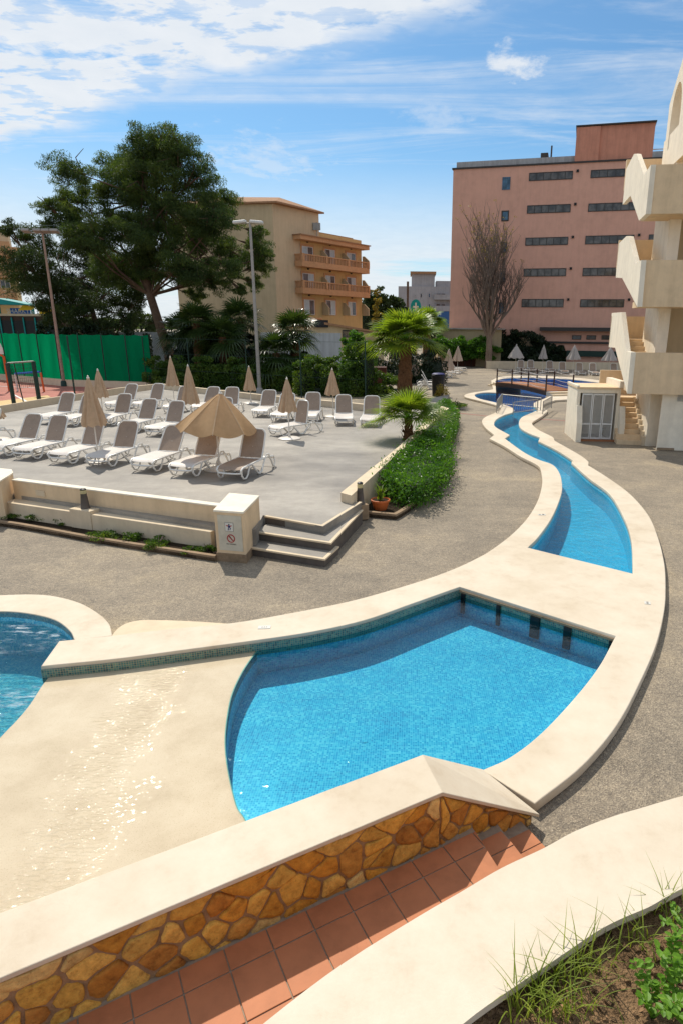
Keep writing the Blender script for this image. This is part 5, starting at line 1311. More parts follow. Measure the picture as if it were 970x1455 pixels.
for x, a in ((-.62, -6), (.38, 4)): 
    MB().box((x, 0, z+.02), (.78, .34, .17), 0, Matrix.Rotation(R_(a), 3, 'Y')).build('lamp_head', M['lamp_head'], t, bevel=.06)
MB().tube([(-.5, 0, z-.05), (.5, 0, z-.02)], .04, 6).build('crossbar', M['metal_grey'], t)
# basketball hoop
p = G(14, 556, 0); t = thing('basketball_hoop', 'basketball hoop with a rounded white backboard on a red post', 'hoop', p)
z = ztop(8, 500, p.y); zb = ztop(8, 478, p.y)
MB().tube([(0, 0, 0), (0, 0, z-.3), (-.25, -.5, z+.1)], .07, 8).build('post', M['orange_red'], t, True)
m = MB(); rb = (zb-z)*.62; pl = [(-.25-rb+rb*2*i/12, -.52, z+rb*.35+math.sqrt(max(0, 1-(2*i/12-1)**2))*rb*.95) for i in range(13)]; m.ext(pl+[(-.25+rb, -.52, z-.12), (-.25-rb, -.52, z-.12)], (0, .05, 0)); m.build('backboard', M['sign_white'], t)
m = MB(); m.tube([(-.25+math.cos(a)*.23, -.82+math.sin(a)*.23, z) for a in [i*math.pi/8 for i in range(17)]], .018, 6); m.tube([(-.25, -.5, z), (-.25, -.6, z)], .02, 6); m.build('rim', M['orange_red'], t)
m = MB(); m.tube([(-1.3, -.6, z-.01), (-.5, -.55, z-.01)], .03, 5); m.build('brace', M['orange_red'], t)
# tall goal frame with net
a, b = G(21.5, 580, 0), G(57, 574, 0); t = thing('net_frame', 'dark green steel frame with a net at the court edge', 'frame', a); h = ztop(12, 516, a.y); L = (b-a)
MB().tube([(0, 0, 0), (0, 0, h)], .10, 6).build('post', M['metal_green'], t); MB().tube([(L.x, L.y, 0), (L.x, L.y, h)], .11, 6).build('post', M['metal_green'], t)
MB().tube([(0, 0, h), (L.x, L.y, h)], .04, 6).build('crossbar', M['metal_grey'], t)
m = MB(); m.tube([(.15, .1, .05), (L.x-.1, L.y+.1, .05)], .03, 6); m.tube([(.2, .5, .1), (.2, .2, h)], .03, 5); m.build('ground_bar', M['metal_green'], t)
m = MB()
for i in range(14): m.tube([(L.x*i/13, L.y*i/13, h*.42), (L.x*i/13, L.y*i/13, h)], .006, 3)
for i in range(9): m.tube([(0, 0, h*.42+h*.58*i/8), (L.x, L.y, h*.42+h*.58*i/8)], .006, 3)
m.build('net', M['metal_green'], t)
a = G(26, 556, 0); t = thing('football_goal', 'small goal frame with a blue top bar on the court', 'goal', a)
MB().tube([(0, 0, 1.1), (1.7, -.2, 1.25)], .07, 6).build('crossbar', M['blue'], t); MB().tube([(1.8, -.2, 0), (1.75, -.2, 1.2)], .06, 6).build('post', M['orange_red'], t); MB().tube([(0, 0, 0), (0, 0, 1.1)], .06, 6).build('post', M['sign_white'], t)

# ================================================================== TREES AND SHRUBS
def pine(lab, base, Y, path, clumps, limbs, n_per, ls, mat, r0=.35, sub=14, dz=3., sr=.36):
    p = AT(*base, Y); p.z = 0; t = thing('pine_tree', lab, 'tree', p)
    L = [AT(x, y, Y)-p for x, y in path]; L[0].z = 0
    k = len(L)
    tr = MB().tube(L, [r0*(1-.55*i/(k-1)) for i in range(k)], 12).build('trunk', M['bark'], t, True)
    m = MB(); C = []
    for (x, y, r) in clumps:
        sc = r*Y/(F*1.02); yo = random.uniform(-1, 1)*dz
        c = AT(x, y, Y)-p+Vector((0, yo, 0)); C.append((c, sc))
        o = random.choice(L[-4:]) if y < limbs else random.choice(L[-4:-1])
        mid_ = o.lerp(c, .5)+Vector((random.uniform(-.5, .5), random.uniform(-.5, .5), -.15*sc)); m.tube([o, mid_, c], [r0*.22, r0*.14, r0*.05], 6)
        for _ in range(6):
            e = c+Vector((random.gauss(0, sc*.5), random.gauss(0, sc*.5), random.gauss(0, sc*.4))); m.tube([c.lerp(mid_, .3), c.lerp(e, .5)+Vector((0, 0, .1)), e], [.05, .035, .015], 4)
    m.build('limbs', M['bark'], t)
    A = [clump_pts(tuple(c), sc, int(n_per*(sc**1.6)), sub, sr, .75) for c, sc in C]
    leaf_mesh('crown', np.concatenate(A), ls, M[mat], t, aspect=.16, upb=.6)
    return t
cl1 = [(150, 232, 34), (180, 218, 30), (215, 212, 30), (248, 218, 32), (275, 235, 32), (120, 252, 26), (100, 285, 26), (82, 298, 16), (140, 275, 34), (178, 258, 36), (215, 255, 36), (250, 262, 36), (290, 262, 30), (312, 290, 28), (322, 322, 28), (290, 305, 36), (255, 305, 38), (215, 300, 34), (172, 305, 34), (135, 318, 32), (105, 322, 24), (160, 345, 34), (200, 345, 34), (240, 350, 34), (282, 348, 36), (320, 355, 30), (352, 345, 22), (364, 330, 14), (360, 375, 20), (330, 385, 24), (350, 400, 14), (295, 390, 26), (255, 392, 26), (220, 385, 24), (185, 380, 28), (155, 385, 28), (130, 360, 28), (270, 420, 16), (340, 412, 12), (245, 232, 24), (195, 235, 30), (368, 360, 14)]
pine('large dark pine with a leaning trunk behind the court', (243, 505), 52, [(243, 520), (240, 500), (228, 465), (214, 420), (205, 380), (208, 330), (222, 280)], [(x, y, r*1.08) for x, y, r in cl1]+[(205, 370, 34), (165, 385, 26), (235, 330, 34), (300, 330, 34), (130, 345, 26), (90, 310, 18), (275, 380, 28), (310, 400, 24), (190, 320, 32)], 420, 2300, .25, 'pine', .42, 26, 3.0, .34)
cl2 = [(205, 462, 16), (190, 455, 18), (48, 345, 26), (78, 352, 28), (110, 362, 30), (60, 378, 30), (95, 390, 34), (135, 395, 34), (42, 400, 22), (70, 415, 32), (110, 425, 34), (150, 425, 30), (50, 435, 20), (85, 445, 28), (130, 452, 28), (165, 445, 20), (35, 330, 14), (58, 322, 10), (30, 368, 16), (20, 395, 14), (180, 405, 24)]
pine('lower spreading pine at the left behind the court', (140, 500), 60, [(150, 520), (148, 500), (140, 470), (128, 430), (115, 395)], [(x, y, r*1.2) for x, y, r in cl2]+[(190, 430, 24), (200, 410, 24), (175, 380, 26), (60, 460, 20), (110, 470, 20)], 440, 1000, .34, 'pine_dark', .35, 20, 3.0, .36)
def shrub_row(lab, name, base_px, Y0, tops, mat, n, ls, core=True, z0=0, w_=1.6, cat='hedge'):
    """irregular hedge: overlapping clumps following the outline tops = [(px, py, r_px)]"""
    c0 = AT(*base_px, Y0); c0.z = z0; t = thing(name, lab, cat, c0); A = []; m = MB()
    for x, y, r in tops:
        Y = Y0+random.uniform(-.4, .4)*w_; c = AT(x, y, Y)-c0; s = r*Y/(F*1.02)
        A.append(clump_pts((c.x, c.y, c.z-s*.6), s, n, 10, .42, .9))
        if core:
            zc = max(.3, c.z-s*1.0); prof = [(s*.62, 0), (s*.72, zc*.5), (s*.5, zc*.9), (s*.2, zc)]; m.lathe([(a*1., b) for a, b in prof], (c.x, c.y+.2, 0), 10)
            k = int(n*.9); hgt = zc
            q = RNG.random((k, 3)); ang_ = q[:, 0]*6.283; rr = s*(.75+.25*q[:, 1]); A.append(np.stack([c.x+np.cos(ang_)*rr, c.y+np.sin(ang_)*rr*.8, q[:, 2]*hgt], 1))
    if core:
        so = sorted(tops); m.tube([(AT(x, y, Y0).x-c0.x, .2, .3) for x, y, r in so], .15, 5); m.build('branches', M['hedge_dark'], t)  # solid dark cores, plus an added tube joining the clumps
    leaf_mesh('foliage', np.concatenate(A), ls, M[mat], t, upb=.5); return t
random.seed(21)
shrub_row('long sunlit hedge of mixed green shrubs behind the back terrace row', 'hedge', (350, 560), 43, [(220+i*14, 514+random.uniform(-9, 7), random.uniform(15, 22)) for i in range(19)], 'hedge', 1500, .17)
shrub_row('rounded dark green bushes behind the lone back umbrella', 'hedge', (500, 560), 40, [(430, 512, 15), (450, 508, 14), (468, 512, 14), (485, 525, 16), (500, 520, 16), (512, 505, 16), (505, 490, 18), (520, 480, 16), (540, 530, 18), (560, 535, 18)], 'hedge', 1200, .16)
shrub_row('dense green shrubs in front of the low annex window', 'hedge', (505, 500), 48, [(495, 480, 14), (508, 470, 14), (520, 488, 16), (500, 500, 16)], 'hedge_bright', 1100, .2)
shrub_row('dark shrubs behind the fan palm and beside the bay loungers', 'hedge', (560, 540), 50, [(545, 505, 26), (570, 498, 26), (600, 500, 22), (618, 495, 18), (535, 520, 22), (595, 520, 14)], 'hedge_dark', 900, .2)
shrub_row('glossy sunlit hedge above the red timber screen', 'hedge', (665, 500), 72, [(622+k*6.5, 479+(k%3)*5, 15) for k in range(12)], 'hedge_bright', 1300, .28, core=False)
shrub_row('dark creeper hanging over the wall behind the far loungers', 'creeper', (745, 505), 74, [(698, 478, 20), (712, 474, 18), (728, 473, 17), (745, 473, 18), (760, 478, 17), (772, 484, 15), (785, 490, 12), (795, 494, 9), (735, 495, 18), (755, 500, 16), (705, 505, 16), (725, 508, 16)], 'hedge_dark', 1500, .3, cat='creeper')
shrub_row('distant dark wood between the apartment block and the grey house', 'wood', (540, 440), 130, [(520, 408, 14), (535, 412, 14), (550, 418, 13), (562, 424, 12), (525, 430, 12), (570, 430, 9), (545, 435, 12)], 'pine_dark', 700, .6, cat='trees')
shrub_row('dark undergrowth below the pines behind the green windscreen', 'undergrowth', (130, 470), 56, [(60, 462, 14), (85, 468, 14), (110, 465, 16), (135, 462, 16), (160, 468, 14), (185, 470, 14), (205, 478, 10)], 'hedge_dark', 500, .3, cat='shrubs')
shrub_row('light flowering bush beside the second fan palm', 'bush', (570, 455), 60, [(568, 452, 9), (576, 446, 8), (585, 450, 8), (560, 458, 8)], 'bud', 500, .22, cat='bush')
shrub_row('thin light green tree at the corner of the balcony block', 'slender_tree', (535, 470), 70, [(534, 412, 5), (537, 422, 6), (534, 432, 6), (536, 442, 6), (533, 452, 6)], 'bud', 260, .25, core=False, cat='tree')

# ---- fan palms
def fan_palm(lab, p, th, n, fr, leafl, mat, tr=.2, seed=1, dead=0, nl=26, droop=.25, grp=None, wl=.05, spread=1.25):
    rnd = random.Random(seed); t = thing('fan_palm', lab, 'palm tree', p, 0, grp)
    m = MB(); P = []; R2 = []
    for i in range(13): u = i/12; P.append((.06*math.sin(u*2.2), 0, th*u)); R2.append(tr*(1.35-.5*u+.08*((i % 2)*2-1)))
    m.tube(P, R2, 12)
    for k in range(int(th*55)):
        a = rnd.random()*6.28; z = rnd.random()*th; r = tr*(1.25-.45*z/th); c = Vector((math.cos(a)*r, math.sin(a)*r, z)); m.add([c+Vector((-math.sin(a)*.04, math.cos(a)*.04, 0)), c-Vector((-math.sin(a)*.04, math.cos(a)*.04, 0)), c+Vector((math.cos(a)*.09, math.sin(a)*.09, .12))], [(0, 1, 2)])
    m.build('trunk', M['bark_palm'], t)
    cr = MB(); st_ = MB(); top = Vector((P[-1][0], 0, th))
    for k in range(n):
        u = k/n; az = k*2.39996+rnd.uniform(-.2, .2); el = 1.35-spread*u**.85*1.35+rnd.uniform(-.12, .12)
        d = Vector((math.cos(az)*math.cos(el), math.sin(az)*math.cos(el), math.sin(el)))
        pl_ = fr*rnd.uniform(.8, 1.1)*(.55+.45*u); e = top+d*pl_+Vector((0, 0, -.12*pl_*(1-math.sin(max(el, 0))))); mid_ = top+d*pl_*.5+Vector((0, 0, .03))
        st_.tube([top, mid_, e], [.018, .014, .01], 5)
        d2 = (e-mid_).normalized(); s = d2.cross(Vector((0, 0, 1)));
        if s.length < .1: s = Vector((1, 0, 0))
        s.normalize(); nrm2 = s.cross(d2).normalized(); tilt = rnd.uniform(-.4, .4); s = (s*math.cos(tilt)+nrm2*math.sin(tilt)).normalized(); nrm2 = s.cross(d2).normalized()
        LL = leafl*rnd.uniform(.85, 1.1)
        for j in range(nl):
            f = (j/(nl-1)-.5)*2; ph = f*1.95; dd = d2*math.cos(ph)+s*math.sin(ph)+nrm2*(.12*abs(f)); L = LL*(1-.28*abs(f)**2)*rnd.uniform(.92, 1.05)
            side = dd.cross(nrm2).normalized(); q = []
            for i in range(5):
                v = i/4; q.append(e+dd*L*v+Vector((0, 0, -droop*L*v*v*v))+nrm2*(.06*L*(1 if j % 2 else -1)*(v*(1-v))))
            wv = [.3*wl, wl, wl*.9, wl*.5, .002]
            for i in range(4): cr.add([q[i]-side*wv[i]*.5, q[i]+side*wv[i]*.5, q[i+1]+side*wv[i+1]*.5, q[i+1]-side*wv[i+1]*.5], [(0, 1, 2, 3)])
    cr.build('fronds', M[mat], t); st_.build('petioles', M['weed' if mat == 'palm' else 'hedge'], t); return t
g = G(577, 641, .1); fan_palm('small fan palm rising from the hedge beside the terrace steps', (g.x, g.y-.1, .1), 1.12, 26, .85, .92, 'palm', .15, 3, nl=32, droop=.2, wl=.05, spread=1.0)
g = G(574, 565, 0); g = Vector((g.x, g.y-2, 0)); fan_palm('tall fan palm with a thick trunk at the back of the terrace', g, 3.5, 44, 1.5, 1.5, 'palm', .36, 5, nl=26, droop=.2, wl=.12, spread=1.12)
g = AT(604, 540, 52); g.z = 0; fan_palm('smaller fan palm behind the tall one', g, 4.6, 26, 1.1, 1.1, 'palm', .3, 6, nl=22, wl=.12)
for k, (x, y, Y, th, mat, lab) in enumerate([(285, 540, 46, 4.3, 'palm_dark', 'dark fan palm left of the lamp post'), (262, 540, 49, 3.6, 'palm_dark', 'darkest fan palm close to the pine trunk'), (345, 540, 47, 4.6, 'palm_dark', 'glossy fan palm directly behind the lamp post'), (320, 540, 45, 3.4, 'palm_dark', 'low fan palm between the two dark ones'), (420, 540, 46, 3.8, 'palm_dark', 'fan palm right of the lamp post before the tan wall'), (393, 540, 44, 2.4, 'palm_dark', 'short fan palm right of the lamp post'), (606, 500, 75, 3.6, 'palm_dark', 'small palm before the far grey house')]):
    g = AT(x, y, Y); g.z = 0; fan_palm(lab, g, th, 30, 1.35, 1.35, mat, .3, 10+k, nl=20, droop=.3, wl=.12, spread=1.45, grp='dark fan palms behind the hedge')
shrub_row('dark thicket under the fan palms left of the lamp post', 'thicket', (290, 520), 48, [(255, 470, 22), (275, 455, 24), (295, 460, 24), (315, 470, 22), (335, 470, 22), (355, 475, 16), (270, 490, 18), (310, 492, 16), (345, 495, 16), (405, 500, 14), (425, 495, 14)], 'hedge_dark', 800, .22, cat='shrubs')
# ---- bare tree
def bare_tree(lab, base, Y, H_):
    p = AT(*base, Y); p.z = 0; t = thing('bare_tree', lab, 'tree', p); m = MB(); tw_ = MB(); buds = []
    rnd = random.Random(4)
    def grow(o, d, L, r, dep):
        n = 4; P = [o]; dd = d.copy()
        for i in range(n):
            dd = (dd+Vector((rnd.gauss(0, .07), rnd.gauss(0, .07), .07+rnd.gauss(0, .03)))).normalized(); P.append(P[-1]+dd*L/n)
        (m if dep < 2 else tw_).tube(P, [r*(1-.5*i/n) for i in range(n+1)], 8 if dep < 2 else 3, cap=False)
        if dep >= 5:
            if P[-1].z > H_*.62 and rnd.random() < .35: buds.append(P[-1])
            return
        k = (4, 4, 4, 3, 3)[dep]
        for j in range(k):
            i = rnd.randint(1, n) if j else n; q = P[i]; az = rnd.random()*6.28; sp = rnd.uniform(.25, .75) if dep else rnd.uniform(.15, .75)
            s = Vector((math.cos(az), math.sin(az), 0)); nd = (dd*math.cos(sp)+s*math.sin(sp)+Vector((0, 0, .22))).normalized()
            grow(q, nd, L*rnd.uniform(.58, .85), r*(.6 if dep else .5), dep+1)
    m.tube([(0, 0, 0), (.05, 0, H_*.1), (0, 0, H_*.2)], [.42, .34, .3], 10)
    for sx_, sy_, l_ in ((-1.15, .2, .17), (-.55, -.4, .24), (-.12, .3, .29), (.08, -.2, .30), (.42, .4, .25), (1.05, -.1, .17), (.3, -.7, .22), (-.4, .8, .22)): grow(Vector((0, 0, H_*.17)), Vector((sx_*.52, sy_*.8, 1)).normalized(), H_*l_, .17, 1)
    m.build('trunk', M['bark_grey'], t, True); tw_.build('branches', M['twig'], t)
    if buds: leaf_mesh('buds', np.concatenate([ball_pts(tuple(b), .18, 6) for b in buds]), .16, M['bud'], t)
bare_tree('tall bare grey tree in front of the salmon building', (693, 510), 70, 17.6)

# ================================================================== BUILDINGS
class Facade:
    """a wall plane: o origin, d along, n outward; px() reads a point of the photograph on it"""
    def __init__(s, o, d): s.o = Vector(o); s.d = Vector(d).normalized(); s.n = Vector((s.d.y, -s.d.x))
    def px(s, x, y): return PL(x, y, s.o, s.d)
    def at(s, u, t, z): p = s.o+s.d*u+s.n*t; return Vector((p.x, p.y, z))
    def box(s, m, u0, u1, t0, t1, z0, z1): return m.prism([XY(s.at(u0, t0, 0)), XY(s.at(u1, t0, 0)), XY(s.at(u1, t1, 0)), XY(s.at(u0, t1, 0))], z0, z1)
def window(fc, u0, u1, z0, z1, par, n=1, glass='glass', frame='frame_white', cur=False, d=.02, fw=.06, sill=False):
    w_ = MB()
    fc.box(w_, u0, u1, d, d+.06, z0, z0+fw); fc.box(w_, u0, u1, d, d+.06, z1-fw, z1)
    for i in range(n+1): u = u0+(u1-u0-fw)*i/n; fc.box(w_, u, u+fw, d+.001, d+.061, z0+fw, z1-fw)
    o = loc(w_.build('window', M[frame]), par)
    g_ = MB(); fc.box(g_, u0+.01, u1-.01, d-.01, d+.02, z0+.01, z1-.01); gl = g_.build('pane', M[glass]); gl.parent = o; gl.matrix_parent_inverse = Matrix.Identity(4)
    if cur: c_ = MB(); fc.box(c_, u0+(u1-u0)*cur[0], u0+(u1-u0)*cur[1], d+.022, d+.03, z0+fw, z1-fw); c1 = c_.build('curtain', M['curtain']); c1.parent = o; c1.matrix_parent_inverse = Matrix.Identity(4)
    return o
# ---- salmon building
fo_ = AT(637.5, 466, 78); PF = Facade((fo_.x, fo_.y), (.967, -.25))
pk = thing('salmon_building', 'six storey salmon building with rows of strip windows', 'building', (fo_.x, fo_.y, 0))
z2 = lambda X, Y_: (630+X/2.853, 100+Y_/2.853)
uR = 46.; zt1 = PF.px(*z2(34, 403))[1]; zt2 = PF.px(*z2(45, 370))[1]
m = MB(); PF.box(m, 0, uR, -16, 0, 0, zt1); loc(m.build('wall', M['pink']), pk)
m = MB(); PF.box(m, .3, uR, -15.7, -.3, zt1+.16, zt2); loc(m.build('roof_parapet', M['grey_roof']), pk)
m = MB(); PF.box(m, -.12, uR, -16.1, .14, zt1, zt1+.16); loc(m.build('cornice', M['frame_dark']), pk)
pu0_, pu1_ = PF.px(*z2(534, 300))[0], PF.px(*z2(850, 300))[0]; pz = PF.px(*z2(640, 222))[1]
m = MB(); PF.box(m, pu0_, pu1_, -9, -.25, zt1+.16, pz); ump = PF.px(*z2(630, 300))[0]; PF.box(m, pu0_, ump, -.25, -.02, zt1+.16, pz-.05); loc(m.build('stair_penthouse', M['pink_dark']), pk)
m = MB(); PF.box(m, pu0_-.1, pu1_+.1, -9.1, .1, pz, pz+.12); loc(m.build('penthouse_cap', M['frame_dark']), pk)
c1 = [[(345, 412, 522, 445)], [(337, 545, 513, 578)], [(330, 677, 503, 709)], [(323, 803, 495, 835)], [(315, 927, 485, 960)]]
c2 = [(595, 400, 800, 432), (585, 537, 785, 570), (573, 669, 770, 703), (562, 800, 745, 833), (552, 928, 730, 960)]
for k in range(5):
    for (x0, y0, x1, y1), n in ((c1[k][0], 6), (c2[k], 6)):
        u0, za = PF.px(*z2(x0, (y0+y1)/2)); u1_ = PF.px(*z2(x1, (y0+y1)/2))[0]; zc = PF.px(*z2((x0+x1)/2, (y0+y1)/2))[1]; hh = (PF.px(*z2(x0, y0))[1]-PF.px(*z2(x0, y1))[1])/2
        window(PF, u0, u1_, zc-hh, zc+hh, pk, n, 'glass_brown', 'frame_dark', fw=.07, d=.01)
        m = MB(); PF.box(m, u1_+.35, u1_+.6, .0, .15, zc+hh*.6, zc+hh*.6+.25); loc(m.build('wall_lamp', M['black']), pk)
for (x0, y0, x1, y1) in ((235, 432, 270, 485), (232, 568, 264, 612), (228, 695, 256, 740), (224, 815, 250, 860), (220, 940, 246, 988)):
    u0, za = PF.px(*z2(x0, y1)); u1_, zb = PF.px(*z2(x1, y0)); window(PF, u0, u1_, za, zb, pk, 1, 'glass_blue', 'frame_dark' if y0 > 500 else 'glass_blue', fw=.12, d=.01)
u0, za = PF.px(*z2(828, 694)); u1_, zb = PF.px(*z2(900, 664)); window(PF, u0, u1_, za, zb, pk, 3, 'glass_brown', 'frame_dark')
# ground storey: dark ledge, small windows
ub, zb = PF.px(*z2(390, 1050)); m = MB(); PF.box(m, ub, uR, .0, 1.1, zb-.15, zb+.25); loc(m.build('canopy_ledge', M['frame_dark']), pk)
zb2 = PF.px(*z2(600, 1104))[1]; m = MB(); PF.box(m, ub, uR, .0, .25, zb2-.12, zb2+.1); loc(m.build('band', M['frame_dark']), pk)
for x0, x1 in ((518, 557), (577, 617), (638, 675)):
    u0, za = PF.px(*z2(x0, 1091)); u1_, zb = PF.px(*z2(x1, 1074)); window(PF, u0, u1_, za, zb, pk, 1, 'glass', 'frame_dark', fw=.07)
# roof plant
q = PF.at(PF.px(*z2(400, 340))[0], -4, 0); rz_ = math.atan2(PF.d.y, PF.d.x)
def roof(px0, px1, py0, name, mat, t0=-5, t1=-3.5, lab=None):
    u0, z1 = PF.px(*z2(px0, py0)); u1_ = PF.px(*z2(px1, py0))[0]; m = MB(); PF.box(m, u0, u1_, t0, t1, zt1+.16, z1); return loc(m.build(name, M[mat]), pk)
roof(388, 413, 306, 'chimney', 'sign_white'); roof(385, 416, 301, 'chimney_cap', 'frame_dark', -5.1, -3.4); roof(418, 525, 318, 'roof_plant', 'frame_white', -6.5, -4.2); roof(430, 480, 330, 'plant_door', 'glass', -4.19, -4.1)
u0, z1 = PF.px(*z2(432, 272)); a = PF.at(u0, -3.2, zt1); loc(MB().tube([a, (a.x, a.y, z1)], .09, 6).build('mast', M['frame_dark']), pk)
u0, z1 = PF.px(*z2(850, 300)); a = PF.at(u0, -2, z1); b = PF.at(u0+3, -2, z1); loc(MB().tube([a, b], .05, 6).build('rail', M['frame_white']), pk)
# low annex roof left of it
a = [XY(AT(x, y, Y)) for x, y, Y in ((622, 470, 76), (712, 473, 72), (712, 473, 90), (600, 465, 110))]
t = thing('low_annex', 'low annex with a pale sheet roof beside the salmon building', 'building', (a[0][0], a[0][1], 0))
m = MB(); m.prism(a, 0, 4.05); loc(m.build('wall', M['tan_wall']), t); m = MB(); m.prism(offset(a, .35), 4.06, 4.2); loc(m.build('roof', M['asphalt_roof']), t)
# red timber screen, wall pieces, green panel, low wall behind far loungers
def panel(name, lab, cat, a, b, Y0, Y1, ztop_px, mat, th=.2, z0=0, kindpart='panel', boards=0):
    A, B = AT(a[0], a[1], Y0), AT(b[0], b[1], Y1); fc = Facade((A.x, A.y), (B.x-A.x, B.y-A.y)); L = ((B.x-A.x)**2+(B.y-A.y)**2)**.5; z1 = AT(a[0], ztop_px, Y0).z
    t = thing(name, lab, cat, (A.x, A.y, 0)); m = MB(); fc.box(m, 0, L, -th, 0, z0, z1); loc(m.build(kindpart, M[mat]), t)
    if boards:
        m = MB()
        for i in range(boards): fc.box(m, L*i/boards, L*i/boards+.12, 0, .05, z0, z1-.05)
        loc(m.build('posts', M['wood_dark']), t)
    return t
panel('timber_screen', 'dark red timber screen behind the bay loungers', 'screen', (632, 525), (712, 522), 73, 74, 494, 'wood_red', boards=9)
panel('garden_boundary_wall', 'sandy boundary wall half covered by the dark creeper', 'wall', (690, 525), (809, 525), 76, 75, 479, 'plaster', .3)
panel('green_panel', 'dark green panel fence right of the creeper', 'fence', (803, 515), (915, 515), 74, 72, 498, 'metal_green', .1, 1.2)
panel('planter_wall', 'low cream wall behind the far loungers', 'wall', (690, 522), (915, 527), 69.5, 69, 513, 'plaster_pale', .3)
panel('timber_hut', 'small dark brown timber hut behind the palm trunk', 'shed', (527, 558), (548, 556), 44, 44, 522, 'wood_red', 1.2)
for x, y, lab in ((677, 512, 'left'), (694, 511, 'middle'), (702, 510, 'right')):
    pass
p = AT(705, 505, 71); p.z = 0
for k, x in enumerate((806, 843)):
    p = AT(x, 519, 68.6); p.z = 0; bush(0, 0, 0, .35, .9, 300, ('red flowered' if True else '')+' pot plant before the low wall, '+('left one' if k == 0 else 'right one'), 'hedge_dark', 'flowering_shrub', 'shrub', .1, None) if False else None

# ---- tan balcony block
ao = AT(397, 500, 78); AF = Facade((ao.x, ao.y), (.573, .82)); zA = lambda X, Y_: (400+X/6.93, 280+Y_/6.93)
ab = thing('balcony_block', 'tan apartment block with three floors of orange balustraded balconies', 'building', (ao.x, ao.y, 0))
zTop = AF.px(395, 291)[1]; uT = AF.px(453.2, 317)[0]; uE = AF.px(513.6, 400)[0]
ld_ = Vector((-.985, .17)).normalized(); LL_ = 12.5
c0 = Vector(AF.o); cL = c0+ld_*LL_; cR = c0+AF.d*uT; cB = cL+AF.d*uT
m = MB(); m.prism([tuple(c0), tuple(cR), tuple(cB), tuple(cL)], 0, zTop); loc(m.build('wall', M['tan_light']), ab)
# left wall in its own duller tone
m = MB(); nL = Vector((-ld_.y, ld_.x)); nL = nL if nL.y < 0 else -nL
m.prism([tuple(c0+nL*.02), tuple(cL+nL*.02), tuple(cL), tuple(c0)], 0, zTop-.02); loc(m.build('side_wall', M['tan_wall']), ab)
m = MB(); rp = [c0+(c0-cB).normalized()*.9, cR+(cR-cL).normalized()*.7, cB, cL+(cL-cR).normalized()*.3]
rc_ = (c0+cR+cB+cL)/4; m.add([(*p, zTop) for p in rp]+[(*p, zTop+.18) for p in rp]+[(rc_.x-3, rc_.y, zTop+1.4), (rc_.x+4, rc_.y, zTop+1.4)], [(0, 1, 2, 3), (0, 1, 5, 4), (1, 2, 6, 5), (2, 3, 7, 6), (3, 0, 4, 7), (4, 5, 9, 8), (5, 6, 9), (6, 7, 8, 9), (7, 4, 8)]); loc(m.build('roof', M['roof_tile']), ab)
zE = AF.px(*zA(860, 520))[1]; zFl = AF.px(*zA(780, 420))[1]
m = MB(); AF.box(m, uT, uE, -12, -.0, 0, zE+1.0); loc(m.build('wing_wall', M['yellow_wall']), ab)
u0 = AF.px(*zA(190, 400))[0]
m = MB(); AF.box(m, u0-.1, uT, .004, .03, 0.1, zE+.2); loc(m.build('balcony_wall', M['yellow_wall']), ab)
AE = Facade(AF.at(0, 1.3, 0)[:2], AF.d)
ue0 = AE.px(*zA(190, 400))[0]; ue1 = AE.px(*zA(862, 500))[0]; ze1 = AE.px(*zA(860, 486))[1]; ze0 = AE.px(*zA(860, 522))[1]
m = MB(); AF.box(m, ue0, ue1, .035, 1.3, ze0, ze1); loc(m.build('eaves', M['orange_stone']), ab)
m = MB(); AF.box(m, ue0-.1, ue1+.15, .035, 1.45, ze1, ze1+.12); AF.box(m, uT, ue1-1.2, -8, -.5, ze1+.12, ze1+1.0); loc(m.build('roof', M['roof_tile']), ab)
chp = AF.at(AF.px(*zA(503, 340))[0], -3, ze1+.6); m = MB(); m.lathe([(.35, 0), (.3, 1.6), (.45, 1.7), (.05, 2.5)], chp, 8); loc(m.build('chimney', M['orange_stone']), ab)
sp0 = AF.at(AF.px(*zA(325, 340))[0], .4, ze1+.1); m = MB(); m.tube([sp0, sp0+Vector((0, 0, 1.8))], .05, 5); m.box(sp0+Vector((0, 0, 1.3)), (.9, .3, .8)); loc(m.build('antenna', M['metal_grey']), ab)
